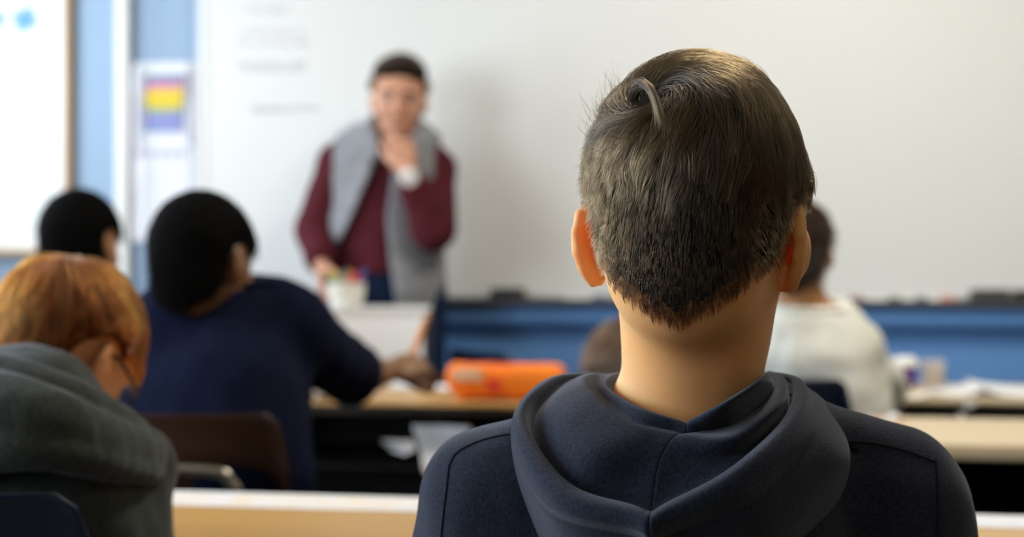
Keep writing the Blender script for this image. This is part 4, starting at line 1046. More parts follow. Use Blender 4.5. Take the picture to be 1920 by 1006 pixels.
# the hood, fallen open on his back: rows run from the neckline over the inside, the rim and down the outside
def hood():
    T = [
     [(1175,702,1.09),(1158,716,1.065),(1151,738,1.03),(1205,768,.990),(1283,796,.978),(1350,765,.986),(1408,728,1.02),(1424,710,1.05),(1415,702,1.09)],
     [(1165,700,1.095),(1146,706,1.065),(1136,728,1.03),(1196,768,.982),(1288,797,.968),(1360,758,.956),(1428,714,.992),(1440,702,1.05),(1420,699,1.10)],
     [(1160,704,1.10),(1130,708,1.07),(1122,735,1.03),(1186,786,.976),(1285,815,.966),(1372,794,.982),(1442,746,1.025),(1450,712,1.06),(1425,701,1.10)],
     [(1150,703,1.10),(1110,701,1.07),(1092,722,1.025),(1160,792,.968),(1262,822,.958),(1372,822,.950),(1458,756,.980),(1464,706,1.05),(1430,699,1.10)],
     [(1135,704,1.10),(1085,708,1.07),(1045,752,1.015),(1108,840,.950),(1236,870,.944),(1378,850,.956),(1464,780,.998),(1474,718,1.055),(1432,703,1.10)],
     [(1120,710,1.10),(1058,722,1.07),(1000,800,1.018),(1062,905,.950),(1222,960,.928),(1385,880,.945),(1472,796,1.0),(1482,728,1.055),(1434,708,1.10)],
     [(1112,703,1.10),(1040,712,1.07),(980,782,1.008),(1062,905,.935),(1220,962,.900),(1368,882,.922),(1472,786,.985),(1490,718,1.045),(1436,701,1.10)],
     [(1105,698,1.105),(1020,716,1.07),(967,792,1.003),(1046,918,.925),(1217,974,.888),(1380,886,.910),(1490,778,.974),(1503,716,1.04),(1440,697,1.105)],
     [(1100,704,1.11),(1008,728,1.075),(962,812,1.006),(1040,940,.923),(1217,996,.888),(1394,910,.908),(1508,794,.974),(1516,732,1.045),(1446,703,1.11)],
     [(1098,718,1.115),(1000,760,1.08),(964,850,1.014),(1036,960,.932),(1222,1014,.898),(1415,935,.916),(1534,812,.980),(1545,752,1.05),(1462,714,1.115)],
     [(1085,745,1.12),(995,800,1.09),(972,900,1.028),(1044,1010,.950),(1230,1075,.915),(1450,1000,.935),(1582,862,.995),(1570,786,1.065),(1495,735,1.12)],
     [(1065,790,1.12),(1000,860,1.095),(1000,980,1.05),(1062,1090,.990),(1240,1150,.955),(1455,1090,.975),(1588,980,1.02),(1592,850,1.08),(1535,780,1.12)],
     [(1080,830,1.10),(1030,900,1.09),(1040,1050,1.06),(1090,1140,1.02),(1240,1200,.990),(1430,1140,1.01),(1555,1060,1.04),(1560,900,1.08),(1510,830,1.11)]]
    G = np.array([[P(*c) for c in r] for r in T])
    G = [list(r[:4]) + [lerp(r[3], r[4], 0.8), r[4], lerp(r[4], r[5], 0.2)] + list(r[5:]) for r in G]
    rows = [catmull(r, 10) for r in G]
    rows = np.array(rows); cols = [catmull(list(rows[:, j]), 6) for j in range(rows.shape[1])]
    A = np.array(cols)                               # (along, across, 3)
    na, nc = A.shape[:2]
    # soft folds and slight puckering of the cloth
    p = A.reshape(-1, 3).astype(np.float32); n = (wob(p, 26, 3) * 0.0030 + wob(p, 70, 4) * 0.0009).reshape(na, nc)
    cc = np.arange(nc) / 6.0
    wgt = np.clip(cc - 1.5, 0, 1) * np.where((cc > 5.6) & (cc < 8.5), 0.35, 1.0)
    A = A + (n * wgt[None])[..., None] * np.array([0.3, -0.9, 0.4])
    # centre seam pressed into the cloth
    mid = (na - 1) // 2; ii = np.arange(na)
    gr = -0.0022 * np.exp(-((ii - mid) / 0.55) ** 2)
    A = A + (gr[:, None, None] * np.array([0, -1.0, 0.3])[None, None])
    # hem stitched down below the rim
    hem = np.exp(-((cc - 9.0) / 0.13) ** 2) * 0.0016
    A = A + hem[None, :, None] * np.array([0, 1.0, 0.2])[None, None]
    v = A.reshape(-1, 3); fc = []
    for i in range(na - 1):
        for j in range(nc - 1):
            a = i * nc + j; fc.append((a, a + 1, a + nc + 1, a + nc))
    me = pydata('hood', v, fc)
    o = link('hood', me, M['hoodie'], BOYO)
    sd_ = o.modifiers.new('solid', 'SOLIDIFY'); sd_.thickness = 0.003; sd_.offset = 0
    sb = o.modifiers.new('sub', 'SUBSURF'); sb.levels = 1; sb.render_levels = 1
    seam = [A[mid, j] + np.array([0.0009, -0.0012, 0.0006]) for j in range(9, 32)]
    link('centre_seam', bm_tube(seam, 0.0008), M['hoodie_seam'], o)
    j = 54; st_ = [A[i, j] + np.array([0, -0.0012, 0]) for i in range(14, na - 14)]
    link('hem_stitching', bm_tube(st_, 0.00055), M['hoodie_seam'], o)
def bm_tube(pts, r, n=6):
    bm = bmesh.new(); add_tube(bm, pts, r, n); return bm_mesh('seam', bm)
hood()
def seam_on(obj, pix, name='seam', r=0.0008, dep=1.05):
    """a stitched seam laid on the cloth: walk along the points and drop each on the garment from the camera side"""
    bpy.context.view_layer.update(); pts = []
    from mathutils.bvhtree import BVHTree
    me = obj.data; t = BVHTree.FromPolygons([v.co for v in me.vertices], [p.vertices for p in me.polygons])
    for q in catmull([np.array([a, b, 0.0]) for a, b in pix], 10):
        w = P(q[0], q[1], dep); o_ = Vector((0, 0, CZ)); d = (Vector(w) - o_).normalized()
        h = t.ray_cast(o_, d)
        if h[0] is not None: pts.append(h[0] + h[1] * (r * 0.2) if h[1].dot(d) < 0 else h[0] - h[1] * (r * 0.2))
    if len(pts) > 3: link(name, bm_tube(pts, r), M['hoodie_seam'], obj)
SW = [c for c in BOYO.children if c.name.startswith('sweatshirt')][0]
seam_on(SW, [(965, 813), (930, 818), (890, 830), (855, 850), (842, 875)], 'shoulder_seam')
seam_on(SW, [(842, 870), (838, 910), (832, 960), (828, 1005), (830, 1060)], 'armhole_seam')
seam_on(SW, [(1592, 828), (1640, 832), (1700, 846), (1752, 866)], 'shoulder_seam')
seam_on(SW, [(1754, 862), (1757, 900), (1757, 950), (1756, 1005), (1752, 1060)], 'armhole_seam')

# ---- the red-haired child, head bowed, grey hooded sweatshirt
def red_child():
    head = P(110, 668, 1.64); HR = rot(0, 0, -30) @ rot(-40, 6, 0)
    J = dict(pel=(-0.60, 1.44, 0.565), neck=P(55, 752, 1.52), head=head, HR=HR,
             shL=(-0.72, 1.46, 0.86), elL=(-0.80, 1.50, 0.77), wrL=(-0.66, 1.74, 0.765),
             shR=(-0.455, 1.45, 0.825), elR=(-0.405, 1.47, 0.70), wrR=(-0.58, 1.74, 0.765))
    J.update(seat_legs(J['pel'], 0.05, 0.8))
    f = figure(J, s=0.80, hs=0.92, ears=(46, 30), handL=(((0.4, 1, 0.02), (0, 0, -1)), dict(curl=(14, 20, 12), side=1)), handR=(((-0.3, 1, 0.02), (0, 0, -1)), dict(curl=(20, 25, 15), side=-1)))
    b = mk(f, 'red-haired child in a dark grey hooded sweatshirt bowed over the left desk', M['skin_red'], h=0.0045); eyes(f, b)
    def mask(q):
        base = np.maximum(scalp_mask(q, 0.0), np.where(np.abs(q[:, 0]) > 0.04, 0.036 - np.sqrt((q[:, 1] + 0.004) ** 2 + (q[:, 2] + 0.008) ** 2), -1))
        return base
    def field(q, t):
        n = q / np.linalg.norm(q, axis=1)[:, None]; c = np.array([0.0, -0.55, 0.83]); c /= np.linalg.norm(c)
        rad = n - c * (n @ c)[:, None]; rad /= np.maximum(np.linalg.norm(rad, axis=1), 0.05)[:, None]
        sw = np.cross(n, rad); T = rad + sw * (0.35 * np.exp(-np.linalg.norm(n - c, axis=1) / 0.6))[:, None]
        return T + HR.T @ np.array([0, 0, -0.9])
    length = lambda q: (0.028 + 0.028 * np.clip((q[:, 2] + 0.02) / 0.09, 0, 1)) * (1 - 0.65 * np.clip((np.abs(q[:, 0]) - 0.045) / 0.015, 0, 1) * np.clip((0.065 - q[:, 2]) / 0.02, 0, 1))
    len0 = length
    length = lambda q: np.minimum(len0(q), np.where((np.abs(q[:, 0]) > 0.048) & (np.abs(q[:, 1]) < 0.035), np.maximum(0.005, q[:, 2] - 0.022), 1.0))
    height = lambda q: 0.004 + 0.008 * np.clip((q[:, 2] + 0.04) / 0.09, 0, 1)
    cap = hair_cap(f, 'hair', b, M['cap_red'], lambda q: 0.001 + 0.35 * (height(q) - 0.002), mask, h=0.004)
    hair(f, 'hair_strands', cap, M['hair_red'], 14000, length, height, field, mask, seg=8, rad=0.00026, guides=450, clump=0.8, seed=31)
    # spectacle arm running from the ear
    HRc = HR; hc = head
    ep = [hc + HRc @ (np.array(q) * 0.96) for q in [(0.076, -0.006, 0.010), (0.078, 0.01, 0.018), (0.074, 0.045, 0.016), (0.066, 0.080, 0.012)]]
    o = tube('spectacles', catmull(ep, 5), 0.0022, M['black_edge'], None, 8)
    fr_ = []
    for sg in (1, -1):
        ring = [hc + HRc @ (np.array((sg * 0.033 + 0.024 * math.cos(a), 0.106 - 0.06 * abs((sg * 0.033 + 0.024 * math.cos(a)) / 0.07) ** 2 * 0.5, 0.006 + 0.018 * math.sin(a))) * 0.96) for a in np.linspace(0, 2 * math.pi, 21)[:-1]]
        tube('lens_rim', ring, 0.0018, M['black_edge'], o, 6, closed=True)
    tag(o, 'dark spectacles on the bowed face of the red-haired child', 'spectacles')
    # sweatshirt with the hood bunched round the neck
    pr = grow(f.torso, 0.014) + grow(f.upL, 0.018) + grow(f.upR, 0.020) + grow(f.foL, 0.014) + grow(f.foR, 0.014)
    pr += [('c', P(245, 880, 1.50), P(252, 1080, 1.50), 0.036, 0.040, 0.03), ('c', P(120, 850, 1.45), P(262, 862, 1.52), 0.040, 0.034, 0.03), ('c', P(-120, 790, 1.47), P(120, 840, 1.45), 0.045, 0.045, 0.04)]
    def cuff(w_, e_): n = np.array(w_) - np.array(e_); n = n / np.linalg.norm(n); return (np.array(w_) - n * 0.01, n)
    garment(f, 'sweatshirt', b, M['grey_fleece'], pr, h=0.006, planes=[(np.array(J['pel']) + A3((0, 0, -0.05)), (0, 0, -1)), cuff(J['wrL'], J['elL']), cuff(J['wrR'], J['elR'])], fold=0.005, fs=20, seed=12)
    # hood: soft rolls sweeping round the neck and down over the right shoulder
    def roll(p): return [np.array(P(*q)) for q in p]
    rolls = [([(-330, 790, 1.70), (-290, 730, 1.62), (-190, 700, 1.52), (-60, 712, 1.44), (40, 738, 1.42), (120, 768, 1.43), (205, 812, 1.47), (262, 850, 1.53)], [0.02, 0.026, 0.030, 0.032, 0.034, 0.034, 0.032, 0.026]),
             ([(-330, 840, 1.60), (-280, 800, 1.50), (-160, 782, 1.40), (-20, 778, 1.375), (80, 800, 1.37), (170, 830, 1.41), (258, 852, 1.48), (290, 862, 1.55)], [0.02, 0.036, 0.044, 0.044, 0.040, 0.034, 0.026, 0.020]),
             ([(-300, 880, 1.54), (-230, 868, 1.44), (-120, 850, 1.37), (0, 838, 1.345), (90, 842, 1.35), (180, 862, 1.39), (268, 882, 1.46), (300, 888, 1.53)], [0.014, 0.022, 0.026, 0.024, 0.021, 0.018, 0.015, 0.013])]
    pl = []
    for pts_, rs in rolls:
        c = catmull(roll(pts_), 4); rr2 = np.interp(np.linspace(0, len(rs) - 1, len(c)), range(len(rs)), rs)
        for a, b_, ra, rb in zip(c, c[1:], rr2, rr2[1:]): pl.append(('c', a, b_, ra, rb, 0.0))
    groups = []; i0 = 0
    for pts_, rs in rolls:
        n = (len(pts_) - 1) * 4; groups.append(prims_d([(*q[:5], 0.004) for q in pl[i0:i0 + n]])); i0 += n
    def hf(p):
        d = groups[0](p); d = smin(d, groups[1](p), 0.005); d = smin(d, groups[2](p), 0.004)
        d = d + 0.0020 * wob(p * A3((0.6, 0.8, 1.6)), 30, 3) + 0.0012 * wob(p, 75, 4)
        near = d < 0.03
        if near.any(): d[near] = np.maximum(d[near], -(f.body(p[near]) - 0.003))
        return d
    lo, hi = bounds([q[1] for q in pl] + [q[2] for q in pl], 0.07)
    sdf_obj('hood', hf, lo, hi, 0.0045, M['grey_fleece'], b)
    trousers(f, b, M['jeans']); shoes(f, M['shoe'], b)
red_child()

# ---- the boy in the navy shirt writing
def navy_boy():
    head = P(382, 499, 2.36); HR = rot(0, 0, -22) @ rot(-14, -3, 0)
    J = dict(pel=(-0.50, 2.33, 0.565), neck=P(405, 562, 2.42), head=head, HR=HR,
             shL=P(305, 638, 2.40), elL=(-0.66, 2.68, 0.765), wrL=(-0.50, 2.90, 0.805),
             shR=P(545, 622, 2.46), elR=P(668, 708, 2.84), wrR=P(733, 694, 3.03))
    J.update(seat_legs(J['pel'], 0.15, 0.95, fwd=0.42))
    pD = P(806, 592, 3.10) - P(762, 680, 3.10)
    f = figure(J, s=0.96, hs=0.955, ears=(26, 20), handL=(((0.5, 1, 0.0), (0, 0, -1)), dict(curl=(15, 20, 12), side=1)),
               handR=(((0.72, 0.6, 0.15), (-0.45, 0.35, -0.8)), dict(curl=(48, 52, 30), side=-1, thumb=(0.8, 0.25, 0.6))))
    f.neckp = [('c', P(405, 610, 2.42), P(388, 540, 2.38), 0.060, 0.056, 0.03)]
    b = mk(f, 'boy with cropped black hair in a navy short-sleeved shirt writing with a pencil', M['skin_dark'], h=0.0055); eyes(f, b)
    mask = lambda q: scalp_mask(q, 0.008)
    cap = hair_cap(f, 'hair', b, M['cap_black'], lambda q: 0.004 + 0.010 * np.clip((q[:, 2] + 0.03) / 0.06, 0, 1), mask, h=0.005, bumpy=0.0012)
    hair(f, 'hair_strands', cap, M['hair_black'], 3500, lambda q: np.full(len(q), 0.017), lambda q: np.full(len(q), 0.015), down_field, mask, seg=5, rad=0.0004, guides=0, clump=0, seed=4)
    pr = grow(f.torso, 0.016) + [('c', J['shL'], lerp(J['shL'], J['elL'], 0.85), 0.070, 0.064, 0.03), ('c', J['shR'], lerp(J['shR'], J['elR'], 0.90), 0.072, 0.062, 0.03)]
    pr += [('c', P(403, 600, 2.42), P(398, 540, 2.42), 0.070, 0.064, 0.03), ('c', P(335, 628, 2.38), P(520, 616, 2.42), 0.058, 0.064, 0.05), ('c', P(430, 760, 2.32), P(440, 900, 2.28), 0.125, 0.13, 0.05)]
    nR = (J['elR'] - J['shR']); nR = nR / np.linalg.norm(nR); nL = np.array(J['elL']) - J['shL']; nL = nL / np.linalg.norm(nL)
    garment(f, 'shirt', b, M['navy_cotton'], pr, h=0.007, planes=[(np.array(J['pel']) + A3((0, 0, -0.06)), (0, 0, -1))], fold=0.005, fs=16, seed=15, neck=(P(400, 519, 2.42), A3((0, -0.1, 1)) / 1.005))
    trousers(f, b, M['jeans']); shoes(f, M['shoe'], b)
    # pencil in his fist
    a = P(762, 694, 3.10); t = P(802, 592, 3.085)
    e = empty('pencil', tuple(a), 0, 'orange-yellow pencil held upright in the navy-shirted boy\'s fist', 'pencil')
    L = Vector(t - a)
    bm = bmesh.new(); add_tube(bm, [L * 0.10, L * 0.90], 0.0080, 6); link('shaft', bm_mesh('shaft', bm), mat('pencil_paint', (0.90, 0.30, 0.02), 0.4), e)
    tube('sharpened_tip', [L * 0.0, L * 0.03, L * 0.10], [0.0008, 0.002, 0.0078], mat('bare_wood', (0.7, 0.5, 0.3), 0.6), e, 6)
    tube('ferrule', [L * 0.90, L * 0.955], 0.0082, M['chrome'], e, 12); tube('rubber', [L * 0.955, L * 0.99, L], [0.0080, 0.0080, 0.006], mat('orange_rubber', (0.75, 0.30, 0.12), 0.7), e, 12)
navy_boy()

# ---- the farthest child on the left
def far_child():
    head = P(152, 462, 3.2); HR = rot(0, 0, -14) @ rot(-6, 0, 0)
    J = dict(pel=(-1.03, 3.14, 0.565), neck=P(145, 590, 3.22), head=head, HR=HR,
             shL=(-1.16, 3.22, 0.865), elL=(-1.22, 3.36, 0.69), wrL=(-1.12, 3.62, 0.80),
             shR=(-0.865, 3.24, 0.865), elR=(-0.82, 3.38, 0.69), wrR=(-0.90, 3.64, 0.80))
    J.update(seat_legs(J['pel'], 0.0, 0.8))
    f = figure(J, s=0.80, hs=1.0, ears=(14, 14), handL=(((0.3, 1, 0.0), (0, 0, -1)), dict(side=1)), handR=(((-0.3, 1, 0.0), (0, 0, -1)), dict(side=-1)))
    b = mk(f, 'child with a round black-haired head farthest back on the left', M['skin_tan'], h=0.008); eyes(f, b)
    mask = lambda q: scalp_mask(q, 0.012)
    cap = hair_cap(f, 'hair', b, M['cap_black'], lambda q: 0.005 + 0.008 * np.clip((q[:, 2] + 0.03) / 0.06, 0, 1), mask, h=0.006, bumpy=0.001)
    hair(f, 'hair_strands', cap, M['hair_black'], 2500, lambda q: np.full(len(q), 0.022), lambda q: np.full(len(q), 0.013), down_field, mask, seg=5, rad=0.0005, guides=200, clump=0.4, seed=4)
    pr = grow(f.torso, 0.012) + grow(f.upL, 0.014) + grow(f.upR, 0.014) + grow(f.foL, 0.01) + grow(f.foR, 0.01)
    garment(f, 'shirt', b, M['teal_cotton'], pr, h=0.009, planes=[(np.array(J['pel']) + A3((0, 0, -0.05)), (0, 0, -1))], neck=(f.J['neck'] + A3((0, 0, 0.01)), A3((0, 0, 1))))
    trousers(f, b, M['jeans']); shoes(f, M['shoe'], b)
far_child()

# ---- the child in the white shirt on the right
def white_child():
    d = 3.15; head = P(1494, 478, d); HR = rot(0, 0, -16) @ rot(-8, 2, 0)
    J = dict(pel=(0.70, 3.16, 0.565), neck=P(1516, 590, 3.13), head=head, HR=HR,
             shL=(0.55, 3.19, 0.88), elL=(0.50, 3.32, 0.74), wrL=(0.60, 3.44, 0.805),
             shR=P(1600, 668, 3.19), elR=P(1648, 735, 3.28), wrR=(0.80, 3.50, 0.805))
    J.update(seat_legs(J['pel'], 0.1, 0.8))
    f = figure(J, s=0.84, hs=0.97, ears=(16, 16), handL=(((0.3, 1, 0.0), (0, 0, -1)), dict(side=1)), handR=(((-0.3, 1, 0.0), (0, 0, -1)), dict(side=-1)))
    b = mk(f, 'dark-haired child in a white long-sleeved shirt, half hidden by the front boy', M['skin_tan'], h=0.007); eyes(f, b)
    cap = hair_cap(f, 'hair', b, M['cap_dark'], lambda q: 0.004 + 0.008 * np.clip((q[:, 2] + 0.03) / 0.06, 0, 1), scalp_mask, h=0.006)
    hair(f, 'hair_strands', cap, M['hair_dark'], 2500, lambda q: np.full(len(q), 0.022), lambda q: np.full(len(q), 0.013), down_field, scalp_mask, seg=5, rad=0.0005, guides=200, clump=0.4, seed=4)
    pr = grow(f.torso, 0.016) + [('c', J['shL'], J['elL'], 0.066, 0.062, 0.03), ('c', J['shR'], J['elR'], 0.072, 0.070, 0.03)] + grow(f.foL, 0.016) + grow(f.foR, 0.018)
    pr += [('c', P(1440, 668, d), P(1580, 660, d + .02), 0.062, 0.066, 0.04), ('c', P(1560, 700, d), P(1600, 820, d - 0.02), 0.09, 0.10, 0.05)]
    garment(f, 'shirt', b, M['white_cotton'], pr, h=0.007, planes=[(np.array(J['pel']) + A3((0, 0, -0.05)), (0, 0, -1))], fold=0.007, fs=18, seed=3, neck=(P(1516, 566, 3.13), A3((0, -0.15, 1)) / 1.011))
    trousers(f, b, M['jeans']); shoes(f, M['shoe'], b)
white_child()

# ---- the child whose head rests low on the middle desk
def low_child():
    head = P(1165, 694, 3.22); HR = rot(0, 0, -35) @ rot(-62, 0, 0)
    J = dict(pel=(0.24, 2.72, 0.565), neck=(0.25, 3.05, 0.80), head=head, HR=HR,
             shL=(0.18, 3.00, 0.77), elL=(0.20, 3.14, 0.795), wrL=(0.26, 3.32, 0.805),
             shR=(0.31, 3.00, 0.77), elR=(0.33, 3.14, 0.795), wrR=(0.28, 3.32, 0.805))
    J.update(seat_legs(J['pel'], 0.0, 0.8))
    f = figure(J, s=0.78, hs=0.94, ears=(14, 14), handL=(((1, 0.5, 0.0), (0, 0, -1)), dict(side=1)), handR=(((-1, 0.4, 0.0), (0, 0, -1)), dict(side=-1)))
    b = mk(f, 'dark-haired child with the head laid low beyond the orange pouch', M['skin_tan'], h=0.008); eyes(f, b)
    mask = lambda q: scalp_mask(q, 0.012)
    cap = hair_cap(f, 'hair', b, M['cap_dark'], lambda q: np.full(len(q), 0.010), mask, h=0.006)
    hair(f, 'hair_strands', cap, hair_mat('chestnut_hair', (0.09, 0.045, 0.025), 0.35, 0.3), 3000, lambda q: np.full(len(q), 0.05), lambda q: np.full(len(q), 0.013), down_field, mask, seg=6, rad=0.0005, guides=200, clump=0.5, seed=4)
    pr = grow(f.torso, 0.012) + grow(f.upL, 0.014) + grow(f.upR, 0.014) + grow(f.foL, 0.01) + grow(f.foR, 0.01)
    garment(f, 'shirt', b, M['teal_cotton'], pr, h=0.009, planes=[(np.array(J['pel']) + A3((0, 0, -0.05)), (0, 0, -1))])
    trousers(f, b, M['jeans']); shoes(f, M['shoe'], b)
low_child()

# ---- the teacher
def teacher():
    d = 4.30; head = P(748, 190, d - 0.03); HR = rot(0, 0, 180 + 3) @ rot(-10, -3, 0)
    # facing the camera: the person's right side is at the left of the picture
    J = dict(pel=P(716, 540, d), neck=P(742, 268, d), head=head, HR=HR,
             shR=P(636, 308, d), elR=P(592, 432, d - 0.02), wrR=P(602, 492, d - 0.14),
             shL=P(812, 318, d), elL=P(812, 426, d - 0.14), wrL=P(762, 318, d - 0.22))
    J['hipR'] = J['pel'] + A3((-0.095, 0, -0.02)); J['hipL'] = J['pel'] + A3((0.095, 0, -0.02))
    J['knR'] = J['hipR'] + A3((-0.02, -0.03, -0.44)); J['knL'] = J['hipL'] + A3((0.03, -0.03, -0.44))
    J['anR'] = J['knR'] * [1, 1, 0] + A3((0, 0.05, 0.09)); J['anL'] = J['knL'] * [1, 1, 0] + A3((0.02, 0.05, 0.09))
    f = figure(J, s=1.03, hs=1.06, ears=(14, 14),
               handR=(((0.12, -0.35, -0.9), (1, 0, 0.1)), dict(curl=(22, 28, 18), side=1)),
               handL=(((-0.25, 0.22, 1.0), (-0.3, 1.0, -0.1)), dict(curl=(50, 62, 40), side=1, thumb=(0.75, 0.25, 0.6))))
    b = mk(f, 'teacher in a maroon sweater and grey vest leaning back, one hand at the mouth', M['skin_adult'], h=0.0045); eyes(f, b)
    HRc = f.J['HR']; hc = f.J['head']
    for sg in (-1, 1):
        bm = bmesh.new(); add_tube(bm, catmull([hc + HRc @ (np.array(q) * 1.06) for q in [(sg * 0.016, 0.097, 0.027), (sg * 0.032, 0.094, 0.033), (sg * 0.048, 0.082, 0.027)]], 4), 0.0032, 8)
        link('eyebrow', bm_mesh('eyebrow', bm), M['cap_dark'], b)
    bm = bmesh.new(); add_tube(bm, catmull([hc + HRc @ (np.array(q) * 1.06) for q in [(-0.022, 0.093, -0.060), (0, 0.0985, -0.061), (0.022, 0.093, -0.060)]], 4), [0.0015] + [0.0045] * 7 + [0.0015], 8); link('lips', bm_mesh('lips', bm), M['lip'], b)
    # short hair, combed up and back
    def mask(q): return np.maximum(scalp_mask(q, 0.0), np.where(q[:, 1] > 0.03, 0.070 - q[:, 2], -1))
    def field(q, t):
        T = np.zeros_like(q, dtype=float); fr2 = q[:, 2] > 0.07; T[:, 2] = -1.0; T[fr2] = (0.3, -0.7, 0.4); return T
    cap = hair_cap(f, 'hair', b, M['cap_dark'], lambda q: 0.004 + 0.014 * np.clip((q[:, 2] - 0.01) / 0.07, 0, 1), mask, h=0.0055, bumpy=0.0015)
    hair(f, 'hair_strands', cap, hair_mat('dark_chestnut_hair', (0.050, 0.028, 0.014), 0.35, 0.3), 5000, lambda q: 0.018 + 0.022 * (q[:, 2] > 0.06), lambda q: 0.006 + 0.016 * np.clip((q[:, 2] - 0.01) / 0.07, 0, 1), field, mask, seg=6, rad=0.0004, guides=300, clump=0.5, seed=14)
    # sweater
    n1 = J['wrR'] - J['elR']; n1 = n1 / np.linalg.norm(n1); n2 = J['wrL'] - J['elL']; n2 = n2 / np.linalg.norm(n2)
    pr = grow(f.torso, 0.010) + [('c', J['shR'], J['elR'], 0.066, 0.060, 0.03), ('c', J['elR'], lerp(J['elR'], J['wrR'], 0.80), 0.058, 0.050, 0.02),
                                 ('c', J['shL'], J['elL'], 0.068, 0.068, 0.03), ('c', J['elL'], lerp(J['elL'], J['wrL'], 0.66), 0.064, 0.050, 0.02)]
    garment(f, 'sweater', b, M['maroon_knit'], pr, h=0.006, planes=[(f.J['pel'] + A3((0, 0, 0.035)), (0, 0, -1)), (lerp(J['elR'], J['wrR'], 0.55), n1), (lerp(J['elL'], J['wrL'], 0.62), n2)] if False else [(f.J['pel'] + A3((0, 0, 0.045)), (0, 0, -1))],
            fold=0.004, fs=22, seed=2, neck=(P(742, 262, d), A3((0, 0.25, 1)) / 1.03))
    # open vest: front cut away in a long wedge, no sleeves
    vt = prims_d(grow(f.torso, 0.030) + [('c', P(712, 520, d), P(722, 556, d), 0.15, 0.155, 0.05)])
    def vf(p):
        dd = vt(p) + 0.004 * wob(p, 26, 9)
        dd = np.maximum(dd, -(vt(p) + 0.014))
        front = p[:, 1] < d - 0.005
        # opening measured across the chest at every height
        z = p[:, 2]; zt_ = P(0, 235, d)[2]; zb_ = P(0, 480, d)[2]; t = np.clip((zt_ - z) / (zt_ - zb_), 0, 1.3)
        xl = np.interp(t, [0, 0.35, 0.7, 1.0, 1.3], [P(700, 0, d)[0], P(706, 0, d)[0], P(668, 0, d)[0], P(628, 0, d)[0], P(622, 0, d)[0]])
        xr = np.interp(t, [0, 0.35, 0.7, 1.0, 1.3], [P(788, 0, d)[0], P(745, 0, d)[0], P(733, 0, d)[0], P(738, 0, d)[0], P(748, 0, d)[0]])
        op = np.minimum(p[:, 0] - xl, xr - p[:, 0])
        dd = np.where(front, np.maximum(dd, op), dd)
        for sh, sg in ((J['shR'], -1), (J['shL'], 1)):
            c = sh + A3((sg * 0.028, 0, -0.03)); q = p - A3(c); arm = np.sqrt((q[:, 0] / 1.0) ** 2 * 0.25 + q[:, 1] ** 2 * 0.55 + (q[:, 2] * 0.62) ** 2) - 0.082
            arm = np.where((q[:, 0] * sg) > -0.02, arm, 1)
            dd = np.maximum(dd, -arm)
        dd = np.maximum(dd, p[:, 2] - P(0, 232, d)[2]); dd = np.maximum(dd, P(0, 577, d)[2] - p[:, 2])
        nkd = cap_d(p, J['neck'] - A3((0, 0, 0.03)), hc, 0.068, 0.07); dd = np.maximum(dd, -nkd)
        return dd
    lo, hi = bounds([J['shR'], J['shL'], P(700, 580, d), J['neck']], 0.16)
    sdf_obj('vest', vf, lo, hi, 0.0055, M['vest_grey'], b)
    # collar band of the vest
    col = catmull([P(706, 300, d - 0.135), P(698, 262, d - 0.10), P(694, 236, d - 0.045), P(704, 226, d + 0.02), P(742, 222, d + 0.065), P(778, 228, d + 0.02), P(794, 246, d - 0.045), P(800, 275, d - 0.09)], 5)
    link('vest_collar', (lambda bm: (add_tube(bm, col, 0.018, 10), bm_mesh('vest_collar', bm))[1])(bmesh.new()), M['vest_grey'], b)
    trousers(f, b, M['jeans'], a=0.012); shoes(f, M['shoe'], b)
    # wrist watch
    wc = lerp(J['wrL'], J['elL'], 0.06); ax = (J['wrL'] - J['elL']); ax = ax / np.linalg.norm(ax); fz = np.array([0, -1.0, 0]); fz = fz - ax * (fz @ ax); fz /= np.linalg.norm(fz); sx_ = np.cross(ax, fz)
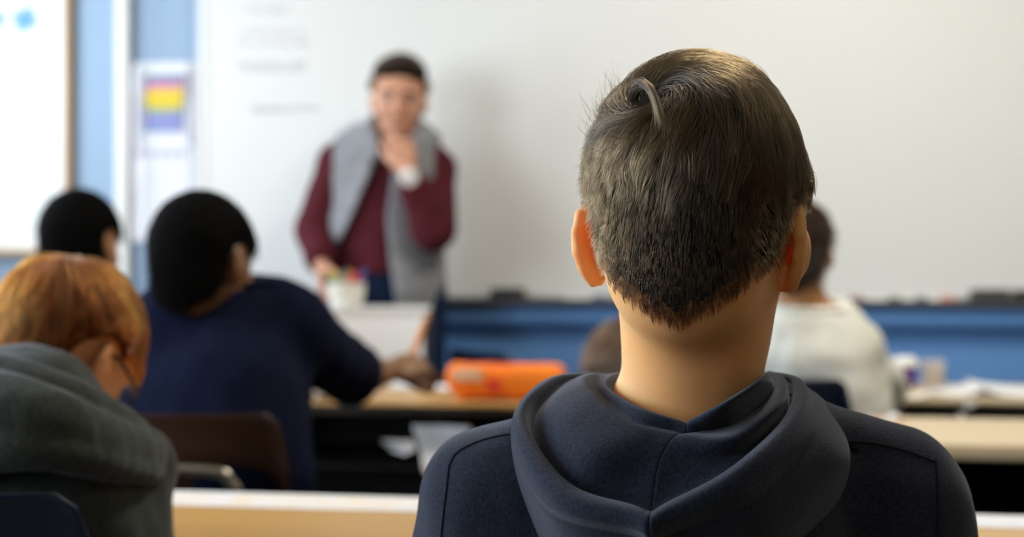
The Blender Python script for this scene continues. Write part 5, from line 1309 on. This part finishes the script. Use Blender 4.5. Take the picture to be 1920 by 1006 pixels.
    Rm = Matrix(np.stack([sx_, ax, fz], 1).tolist()).to_4x4()
    e = bpy.data.objects.new('wrist_watch', None); COL.objects.link(e); e.matrix_world = Matrix.Translation(Vector(wc)) @ Rm
    tag(e, 'large white-faced watch on the raised wrist of the teacher', 'watch')
    ring = [(0.0335 * math.cos(a), 0, 0.031 * math.sin(a)) for a in np.linspace(0, 2 * math.pi, 33)[:-1]]
    bm = bmesh.new()
    for y0 in (-0.006, 0.0, 0.006): add_tube(bm, [(x, y0, z) for x, _, z in ring], 0.0042, 6, closed=True)
    link('strap', bm_mesh('strap', bm), mat('grey_strap', (0.22, 0.21, 0.21), 0.5), e)
    bm = bmesh.new(); add_lathe(bm, [(0.024, 0.028), (0.027, 0.031), (0.027, 0.040), (0.024, 0.043), (0.001, 0.043)], 28); link('case', bm_mesh('case', bm), mat('white_case', (0.82, 0.82, 0.82), 0.25), e)
    bm = bmesh.new(); add_lathe(bm, [(0.0205, 0.0425), (0.0205, 0.0438), (0.001, 0.0440)], 28); link('dial', bm_mesh('dial', bm), mat('white_dial', (0.85, 0.86, 0.88), 0.3), e)
teacher()

# ---- chairs under the sitters
chair(-0.545, 2.13, -0.10, M['brown_plastic'], 'dark brown plastic chair of the navy-shirted boy', z_top=0.832, bw=0.40)
chair(-0.580, 1.265, -0.08, M['navy_plastic'], 'navy plastic chair of the red-haired child at the bottom left corner', z_top=0.856, bw=0.39)
chair(0.525, 2.965, -0.10, M['navy_plastic'], 'navy plastic chair behind the white-shirted child', z_top=0.812, bw=0.37)
chair(0.13, 0.86, 0.0, M['brown_plastic'], 'brown plastic chair under the front boy, below the picture', z_top=0.74, bw=0.36) if False else None
chair(-1.02, 2.95, 0.0, M['navy_plastic'], 'navy chair of the farthest child on the left', z_top=0.80)
chair(0.24, 2.50, 0.0, M['navy_plastic'], 'navy chair of the child with the lowered head', z_top=0.80, bw=0.36)
chair(-0.124, 3.86, R_(-60), M['navy_plastic'], 'empty navy chair standing sideways beyond the orange pouch', z_top=0.815, bw=0.36)
